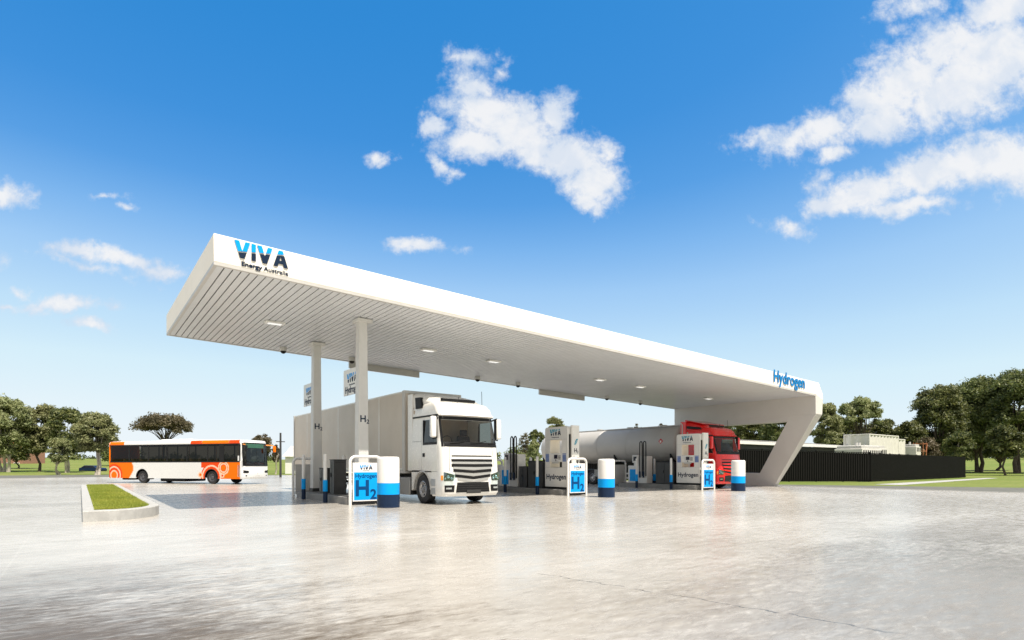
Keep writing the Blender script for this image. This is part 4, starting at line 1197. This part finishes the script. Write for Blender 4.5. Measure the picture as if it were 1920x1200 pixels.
def wheel2(parent, x, y, Rr, w, side):
    m = MB(); s = side
    m.lathe([(Rr*.56,-s*w/2),(Rr*.95,-s*w/2),(Rr,-s*w*.3),(Rr,s*w*.3),(Rr*.95,s*w/2),(Rr*.60,s*w*.48),(Rr*.58,s*w*.3)], (x,y,Rr), 'y', 32, cap=False)
    t = m.build('wheel', M['rubber'], parent)
    m = MB(); m.lathe([(Rr*.60,s*w*.44),(Rr*.5,s*w*.30),(Rr*.3,s*w*.2),(Rr*.22,s*w*.42),(.001,s*w*.45)], (x,y,Rr), 'y', 24, cap=False); m.build('rim', M['rim_dark'], t)
M['rim_dark'] = pm('dusty steel rim', (.10,.10,.11), .5, metal=.4)
bus()

# ------------------------------------------------------------------ fenced compound on the right
M['slat'] = pm('fence slat steel', (.017,.0165,.016), .6, spec=.15)
def fence(name, p, q, h0, h1, label, sp=.20, posts=6):
    p = Vector((*p, 0)); q = Vector((*q, 0)); L = (q-p).length; ang = math.atan2(q.y-p.y, q.x-p.x)
    r = empty('slat_fence', p, ang, label, 'fence', 'black slat fences round the compound')
    m = MB(); n = int(L/sp)
    hh = lambda x: h0+(h1-h0)*x/L
    for i in range(n):
        x = (i+.5)*sp; m.box(x-.03,x+.03,-.05,-.01,.03,hh(x)-.04)
    m.build('slats', M['slat'], r, smooth=0)
    m = MB()
    m.hexa([(0,.0,.02),(L,.0,.02),(L,.03,.02),(0,.03,.02),(0,.0,h0-.1),(L,.0,h1-.1),(L,.03,h1-.1),(0,.03,h0-.1)]); m.build('backing', M['fence'], r)
    m = MB()
    for z in (0,1): m.hexa([(0,-.055,(h0-.06)*z+.1*(1-z)),(L,-.055,(h1-.06)*z+.1*(1-z)),(L,.035,(h1-.06)*z+.1*(1-z)),(0,.035,(h0-.06)*z+.1*(1-z)),
          (0,-.055,h0*z+.16*(1-z)),(L,-.055,h1*z+.16*(1-z)),(L,.035,h1*z+.16*(1-z)),(0,.035,h0*z+.16*(1-z))])
    m.build('rail', M['fence'], r)
    for i in range(posts+1):
        x = L*i/posts; m = MB(); m.box(x-.05,x+.05,.04,.14,0,hh(x)+.05); m.build('post', M['fence'], r)
    return r
fence('f', (44.0,30.0), (55.3,21.5), 2.95, 2.55, 'black vertical slat fence seen just right of the leaning leg, angled section')
fence('f', (55.35,21.5), (84.5,22.5), 2.5, 2.42, 'long black vertical slat fence running right to the lawn', posts=12)
fence('f', (84.55,22.6), (84.55,40), 2.42, 2.42, 'black slat fence return at the far right end of the compound')
fence('f', (40.2,48.0), (43.9,30.1), 2.95, 2.95, 'black slat fence seen through the end frame opening behind the red truck')
for (x, y, lab) in ((44.6,27.6,'white leaning post in the opening, right one beside the leg'),(42.6,27.9,'white leaning post in the opening, left one beside the red cab')):
    m = MB(); m.tube([(x,y,0),(x-.12,y-.1,2.6),(x-.2,y-.1,2.95)],[.04,.035,.03],8); m.box(x-.08,x+.08,y-.08,y+.08,0,.05); tag(m.build('marker_post', M['white']), lab, 'post', 'white posts before the compound')

def container(x, y, z, L, W, H, label, rz=0, ins=0):
    r = empty('shipping_container', (x, y, z), rz, label, 'container', 'white containers in the compound')
    m = MB()
    def corr(x0, x1, fn):
        n = int((x1-x0)/.24); pts = []
        for i in range(n+1):
            t = x0+(x1-x0)*i/n; pts.append((t, .09 if (i//2) % 2 else 0))
        for a, c in zip(pts, pts[1:]):
            m.add([fn(a[0],a[1],.12),fn(c[0],c[1],.12),fn(c[0],c[1],H-.12),fn(a[0],a[1],H-.12)], [(0,1,2,3)])
    corr(.12, L-.12, lambda t, d, z_: (t,.03+d,z_)); corr(.12, W-.12, lambda t, d, z_: (.03+d,t,z_))
    corr(.12, L-.12, lambda t, d, z_: (t,W-.03-d,z_)); corr(.12, W-.12, lambda t, d, z_: (L-.03-d,t,z_))
    m.build('corrugated_wall', M['contain'], r, smooth=0, recalc=False)
    m = MB()
    for a in (0, L-.14):
        for c in (0, W-.14): m.box(a,a+.14,c,c+.14,0,H)
    for z_ in (0, H-.14): m.box(.14,L-.14,0,.12,z_,z_+.14); m.box(.14,L-.14,W-.12,W,z_,z_+.14); m.box(0,.12,.14,W-.14,z_,z_+.14); m.box(L-.12,L,.14,W-.14,z_,z_+.14)
    m.build('frame', M['contain'], r, bevel=.02)
    m = MB(); m.box(.1,L-.1,.1,W-.1,H-.05,H-.01); m.build('roof', M['contain'], r)
    return r
container(76.7,29.9,0,9.0,3.0,2.65,'lower white shipping container hidden mostly behind the black fence')
container(76.7,29.9,2.66,9.0,3.0,2.62,'white ribbed shipping container rising highest above the black fence')
container(85.9,30.4,2.2,3.4,2.6,2.75,'short white container just right of the highest one above the fence')
for (x, y) in ((86.2,30.7),(89.0,30.7),(86.2,32.7),(89.0,32.7)): pass
m = MB(); m.box(85.9,89.3,30.4,33,0,2.19); tag(m.build('concrete_plinth', M['dark'], bevel=.03), 'dark plinth carrying the short container behind the fence', 'plinth')

def shed():
    r = empty('equipment_shed', (52, 33, .38), 0, 'long low shed with pale flat roof behind the black fence', 'shed')
    m = MB(); m.box(0,26,0,6,-.4,3.2); m.build('wall', M['dark'], r)
    m = MB(); m.hexa([(-.5,-.6,3.25),(26.5,-.6,3.25),(26.5,6.6,3.7),(-.5,6.6,3.7),(-.5,-.6,3.45),(26.5,-.6,3.45),(26.5,6.6,4.15),(-.5,6.6,4.15)]); m.build('roof', M['roof'], r)
    m = MB()
    for i in range(53): m.box(-.4+i*.5,-.37+i*.5,-.55,6.5,3.5,3.9) if False else m.hexa([(-.4+i*.5,-.58,3.45),(-.35+i*.5,-.58,3.45),(-.35+i*.5,6.55,4.15),(-.4+i*.5,6.55,4.15),(-.4+i*.5,-.58,3.50),(-.35+i*.5,-.58,3.50),(-.35+i*.5,6.55,4.2),(-.4+i*.5,6.55,4.2)])
    m.build('roof_ribs', M['roof'], r, smooth=0)
    m = MB(); m.box(-.5,26.5,-.72,-.61,3.18,3.48); m.build('gutter', M['white'], r, bevel=.01)
shed()
def unit(x, y, w, d, h, lab):
    r = empty('plant_unit', (x, y, 0), 0, lab, 'plant unit', 'pale plant units behind the fence')
    m = MB(); m.box(0,w,0,d,0,h-.3); m.build('casing', M['contain'], r, bevel=.04)
    m = MB(); m.box(.15,w-.15,.15,d-.15,h-.3,h); m.build('top_cover', M['steel'], r, bevel=.05)
    m = MB()
    for i in range(int(w/.5)): m.box(.15+i*.5,.4+i*.5,-.02,-.001,h-1.0,h-.45)
    m.build('vents', M['dark'], r)
    m = MB(); m.cyl((w*.4,d*.5,h),(w*.4,d*.5,h+.35),.12,n=12); m.build('pipe', M['steel'], r)
unit(60.5,24.2,4.5,2.6,3.35,'pale low plant unit just above the fence right of the leaning leg')
unit(67.0,26.5,5.5,3,3.6,'pale long plant unit left of the highest white container')
unit(90.5,29.5,1.6,2,4.3,'small pale plant unit at the right of the containers')
m = MB()
for z in (1.0,2.2,3.4,4.4): m.box(93,94.2,29.5,30.7,z,z+.06)
for x in (93,94.15):
    for y in (29.5,30.65): m.box(x,x+.06,y,y+.06,0,4.6)
m.tube([(93,29.4,0),(94.2,29.4,4.5)],.03,6)
tag(m.build('access_tower', M['tile']), 'rust orange scaffold tower beside the containers', 'scaffold')

# ------------------------------------------------------------------ houses and poles far behind
def house(x, y, w, d, h, rh, wall, roof, lab, rz=0):
    r = empty('house', (x, y, 0), rz, lab, 'house')
    m = MB(); m.box(0,w,0,d,-.5,h); m.build('wall', wall, r)
    m = MB(); m.prism([(-.4,h),(d+.4,h),(d/2,h+rh)], 'x', -.4, w+.4); rf = m.build('roof', roof, r)
    m = MB(); m.box(w*.7,w*.7+.6,d/2-.3,d/2+.3,h+.4,h+rh+.7); m.build('chimney', M['brick'], rf)
    for k in (.2,.6):
        m = MB(); m.box(w*k,w*k+1.6,-.06,-.001,1.0,2.2); wi = m.build('window', M['white'], r)
        m = MB(); m.box(w*k+.1,w*k+1.5,-.08,-.061,1.1,2.1); m.build('pane', M['screen'], wi)
    return r
house(27.5,100,11,8,2.9,1.9,M['white'],M['roof'],'low white house with pale roof seen right of the bus',-.6)
house(39,118,13,8,2.9,2.2,M['brick'],M['tile'],'brick house with red roof just left of the white truck box',-.6)
house(-17.5,210,6,8,6.5,3,M['brick'],M['tile'],'orange roofed house glimpsed between the left gum trees',-.6)
for (x, y, w, h, lab) in ((272,800,14,22,'nearer hazy blue office tower on the skyline left of the truck'),(295,795,9,30,'tallest hazy blue tower on the skyline left of the truck'),(318,790,18,17,'low wide hazy blue block on the skyline left of the truck')):
    m = MB(); m.box(-w/2,w/2,-w/2,w/2,0,h)
    m.box(-w/4,w/4,-w/4,w/4,h+.01,h+3)
    o = m.build('distant_tower', M['skyl'], loc=(x,y,0)); tag(o, lab, 'tower', 'skyline towers')
def lamp_post(x, y, h, lab):
    r = empty('utility_pole', (x, y, 0), 0, lab, 'pole')
    m = MB(); m.cyl((0,0,0),(0,0,h),.14,.11,n=12); m.build('pole', M['dark'], r)
    m = MB(); m.box(-.5,.5,-.05,.05,h-1.1,h-1.0); m.build('crossarm', M['dark'], r)
lamp_post(19.1,71.4,5.3,'dark slim pole standing on the lawn right of the bus')
# far-off parked cars under the left trees
def small_car(x, y, rz, mat, lab):
    r = empty('parked_car', (x, y, .0), rz, lab, 'car', 'cars parked far behind the left trees')
    m = MB(); pr = [(-2.1,.35),(2.1,.35),(2.15,.75),(1.9,.95),(1.0,1.02),(.55,1.42),(-1.1,1.45),(-1.75,1.02),(-2.1,.95)]
    m.prism(pr, 'y', -.85, .85); m.build('body', mat, r, bevel=.08)
    m = MB(); m.prism([(.92,1.03),(.52,1.37),(-1.05,1.39),(-1.6,1.03)], 'y', -.86, .86); m.build('windows', M['screen'], r)
    for x_ in (-1.3,1.3):
        for s in (-1,1): wheel2(r, x_, s*.76, .32, .2, s)
cz = [M['white'], M['dark'], M['skirt'], M['navy'], M['silver']]
for i, (x, y, c, lab) in enumerate(((2,137,3,'dark blue car parked far behind the left trees, left one'),(7.5,133,2,'grey car parked far behind the left trees, right one beside the bus'))):
    small_car(x, y, -.6, cz[c], lab)

# ------------------------------------------------------------------ trees
def crown_mesh(name, centers, radii, n, leaf, rng, mat, squash=.95):
    w = radii**2; w = w/w.sum(); idx = rng.choice(len(centers), n, p=w)
    d = rng.normal(size=(n,3)); d /= np.linalg.norm(d, axis=1)[:,None]
    d[:,2] = np.where(d[:,2] < -.35, -d[:,2]*.6, d[:,2])
    rr = radii[idx]*(.34+.84*rng.random(n)**.85)
    wob = 1+.22*np.sin(d[:,0]*5+idx)*np.cos(d[:,1]*4+idx*1.7)
    p = centers[idx]+d*(rr*wob)[:,None]*np.array([1,1,squash])
    # leaf clump quads, hanging a little
    nrm = d*.8+rng.normal(size=(n,3))*.65; nrm /= np.linalg.norm(nrm, axis=1)[:,None]
    t = np.cross(nrm, rng.normal(size=(n,3))); t /= np.linalg.norm(t, axis=1)[:,None]
    b2 = np.cross(nrm, t); s = leaf*(.55+.9*rng.random(n))[:,None]
    co = np.stack([p-t*s*.55, p+b2*s*.24-t*s*.1, p+t*s*.66, p-b2*s*.22+t*s*.08], 1).reshape(-1,3)
    return tri_mesh(name, co, 4, mat)
def tree(x, y, h, cr, seed, mat, lab, base=.30, bark='bark', n=9000, leaf=.42, shape='round', trunks=1, name='gum_tree', group='gum trees behind the station', z=0., lean=0.):
    zfix = z
    rng = np.random.default_rng(seed); rd = random.Random(seed)
    r = empty(name, (x, y, z), 0, lab, 'tree', group)
    k = int(38+cr*9); n = int(n*2.3); cs, rs = [], []
    zc = h*(base+(1-base)*.52); hh = h*(1-base)*.5
    for i in range(k):
        a = 2.4*i+rd.random(); f = math.sqrt((i+.5)/k)
        if shape == 'umbrella':
            zz = zc+hh*(.75*math.sqrt(max(0, 1-f*f))-.05)+rd.uniform(-.35,.3)*hh*.6; q = cr*f*.86
        elif shape == 'tall':
            t_ = i/k; zz = zc-hh*.8+hh*1.6*t_; q = cr*.72*math.sin(PI*(.18+.72*t_))*rd.uniform(.35,1.0)
        else:
            t_ = rd.uniform(-1, 1); zz = zc+hh*.80*t_; q = cr*.80*math.sqrt(max(.1, 1-t_*t_*.85))*rd.uniform(.45,1.02)
        rad = cr*rd.uniform(.15,.36)*(1. if shape != 'umbrella' else .72)
        zz = min(zz, h-rad*.62)
        cs.append((q*math.cos(a)+lean*(zz/h), q*math.sin(a), zz)); rs.append(rad)
    cs = np.array(cs); rs = np.array(rs)
    # keep top in reach of the wanted height
    cs[np.argmax(cs[:,2]),2] = h-rs[np.argmax(cs[:,2])]*.75
    m = MB(); tb = []
    for q in range(trunks):
        a = rd.random()*6; o0 = Vector((q*.5*math.cos(a), q*.5*math.sin(a), 0)); top = Vector((lean*.5+rd.uniform(-.5,.5)+q*.8*math.cos(a), rd.uniform(-.5,.5)+q*.8*math.sin(a), h*base*1.15))
        midp = (o0+top)/2+Vector((rd.uniform(-.3,.3),rd.uniform(-.3,.3),0)); R0 = max(.14, h*.020)
        m.tube([o0-Vector((0,0,.3)), o0+Vector((0,0,.15)), midp, top], [R0*1.5,R0*1.1,R0*.85,R0*.7], 9); tb.append((top, R0*.7))
    for i in range(0, len(cs), 1):
        if rd.random() < .62: continue
        top, r0 = tb[i % len(tb)]; c = Vector(cs[i]); st = top+Vector((0,0,0)) if c.z > top.z else Vector((top.x*.8,top.y*.8,top.z*.8))
        mp = st.lerp(c, .5)+Vector((rd.uniform(-.4,.4),rd.uniform(-.4,.4),rd.uniform(0,.5)))
        m.tube([st-Vector((0,0,.1)), mp, c], [r0*.6,r0*.34,r0*.12], 6)
    m.build('trunk', M[bark], r)
    o = crown_mesh('crown', cs, rs, n, leaf, rng, mat); o.parent = r
    return r
def at(px, depth):
    a = (px-960)/1080; return ((.6+.8*a)*depth, (.8-.6*a)*depth)
def ht(py, depth): return 1.4+(873-py)/1080*depth
LG = 'gum trees on the lawn left of the bus'
def T(px, d, ytop, rpx, seed, mat, lab, grp, **k):
    x, y = at(px, d); z = -.03+(min((math.hypot(x,y)-120)*.022, 5.5) if math.hypot(x,y) > 120 else 0)
    return tree(x, y, ht(ytop, d)-z, rpx*d/1080, seed, mat, lab, z=z, group=grp, **k)
T(8,100,745,46,1,M['leafA'],'tall bushy olive gum tree cut by the left edge of the picture',LG,base=.16,bark='barkp',trunks=3,n=13000,leaf=.40)
T(74,104,760,33,2,M['leafA'],'rounded olive gum tree with dark straight trunk, second from the left edge',LG,base=.20,n=10000,leaf=.40)
T(128,102,768,36,3,M['leafB'],'darker spreading gum tree in the middle of the left group',LG,base=.22,bark='barkp',trunks=2,n=10000,leaf=.40)
T(180,86,776,36,4,M['leafA'],'gum tree with pale forked trunk closest to the bus rear',LG,base=.30,bark='barkp',trunks=2,n=10000,leaf=.36)
T(112,88,822,20,5,M['leafA'],'small low gum tree in front of the left group',LG,base=.25,bark='barkp',trunks=2,n=4500,leaf=.32)
T(35,118,800,36,41,M['leafB'],'low dark tree filling the gap behind the two leftmost gums',LG,base=.12,n=5000,leaf=.5)
T(225,150,838,40,42,M['leafB'],'low dark far tree just behind the bus tail',LG,base=.1,n=4000,leaf=.5)
BG = 'trees behind the bus'
T(308,112,780,50,6,M['leafC'],'broad umbrella shaped brown green tree rising above the bus roof',BG,base=.45,shape='umbrella',n=9000,leaf=.36,trunks=2)
T(490,120,814,20,7,M['leafC'],'small rounded tree peeping over the bus front',BG,base=.3,n=3500,leaf=.36)
T(517,92,834,10,8,M['leafC'],'thin sparse tree right beside the dark pole',BG,base=.35,shape='tall',n=1200,leaf=.3,bark='barkp')
CG = 'trees between the trucks'
T(1042,96,783,23,9,M['leafA'],'green topped tree rising above the middle dispenser',CG,base=.25,n=5000,leaf=.36)
T(1006,100,806,15,10,M['leafB'],'dark thin crowned tree left of the middle dispenser top',CG,base=.5,shape='umbrella',n=1600,leaf=.34)
T(1000,80,824,15,11,M['leafA'],'yellowish bushy tree behind the middle dark cabinets',CG,base=.1,shape='tall',n=4500,leaf=.3)
T(984,120,812,13,12,M['leafC'],'thin grey twiggy tree right of the white truck',CG,base=.35,n=700,leaf=.3)
T(978,105,850,14,43,M['leafA'],'low bush tree near the looped hoses right of the white truck',CG,base=.1,n=2500,leaf=.35)
T(1198,116,795,15,13,M['leafC'],'small crown above the middle of the tanker',CG,base=.4,n=2500,leaf=.34)
T(1243,118,795,17,14,M['leafC'],'small crown above the tanker just left of the end frame',CG,base=.4,n=2800,leaf=.34)
RG = 'gum trees behind the fenced compound'
T(1345,120,770,40,15,M['leafB'],'dark gum tree directly behind the red cab',RG,base=.15,n=8000,leaf=.45)
T(1410,110,772,40,16,M['leafB'],'dark gum tree framed left in the end frame opening',RG,base=.15,n=8000,leaf=.45)
T(1462,100,768,36,17,M['leafB'],'dark gum tree framed beside the leaning leg',RG,base=.2,n=8000,leaf=.42,bark='barkp')
T(1552,92,756,30,18,M['leafA'],'olive gum tree right of the canopy corner',RG,base=.2,n=8000,leaf=.38)
T(1612,96,745,38,19,M['leafA'],'high domed olive gum tree above the shed roof',RG,base=.35,shape='umbrella',n=9500,leaf=.38,trunks=2)
T(1590,104,785,46,44,M['leafB'],'lower dark gum tree behind the containers, left part',RG,base=.1,n=7000,leaf=.42)
T(1655,100,788,34,20,M['leafB'],'low dark gum tree right of the domed one',RG,base=.12,n=7000,leaf=.42)
T(1708,96,790,34,21,M['leafB'],'low dark gum tree above the right end of the containers',RG,base=.12,n=7000,leaf=.40)
T(1762,98,722,48,22,M['leafB'],'large dark gum tree at the right, left shoulder of the big group',RG,base=.14,n=15000,leaf=.40,trunks=2)
T(1832,102,706,50,23,M['leafB'],'tall broad gum tree in the middle of the big right group',RG,base=.17,n=17000,leaf=.40,trunks=2)
T(1905,96,694,52,24,M['leafB'],'tallest gum tree at the right edge of the picture',RG,base=.17,n=17000,leaf=.40,trunks=2)
T(1985,92,720,50,25,M['leafB'],'gum tree partly beyond the right edge',RG,base=.25,n=9000,leaf=.45)
T(2005,76,745,46,51,M['leafB'],'gum tree wholly beyond the right edge, nearer one',RG,base=.25,n=5000,leaf=.5)
T(2090,64,730,46,52,M['leafB'],'gum tree wholly beyond the right edge, nearest one',RG,base=.25,n=5000,leaf=.5)
T(1795,104,770,46,53,M['leafA'],'olive gum tree filling behind the big right group',RG,base=.1,n=7000,leaf=.42)
T(1870,108,760,46,54,M['leafB'],'deep green gum tree filling behind the tallest one',RG,base=.1,n=7000,leaf=.42)
T(1800,82,812,26,26,M['leafB'],'low leafy tree in front of the big right group near the fence end',RG,base=.3,n=5000,leaf=.34,bark='barkp')
T(1885,78,800,30,45,M['leafB'],'low hanging gum tree with dark trunk on the lawn at right',RG,base=.34,n=6000,leaf=.34)
T(1738,88,822,24,27,M['leafC'],'brownish low tree just above the fence at right',RG,base=.15,n=4500,leaf=.36)
# far hedge of trees on the horizon
rng = np.random.default_rng(99); cs = []; rs = []
for i in range(260):
    px = rng.uniform(-300, 2300); d = rng.uniform(210, 330); x, y = at(px, d)
    if 520 < px < 560: continue
    hgt = rng.uniform(2.5, 6)*(.55 if px < 900 else 1); cs.append((x, y, 3.0+hgt*.5)); rs.append(hgt*.8)
o = crown_mesh('far_woodland', np.array(cs), np.array(rs), 42000, 1.1, rng, M['leafB'], 1.0); tag(o, 'low band of distant trees along the horizon', 'woodland', kind='stuff')
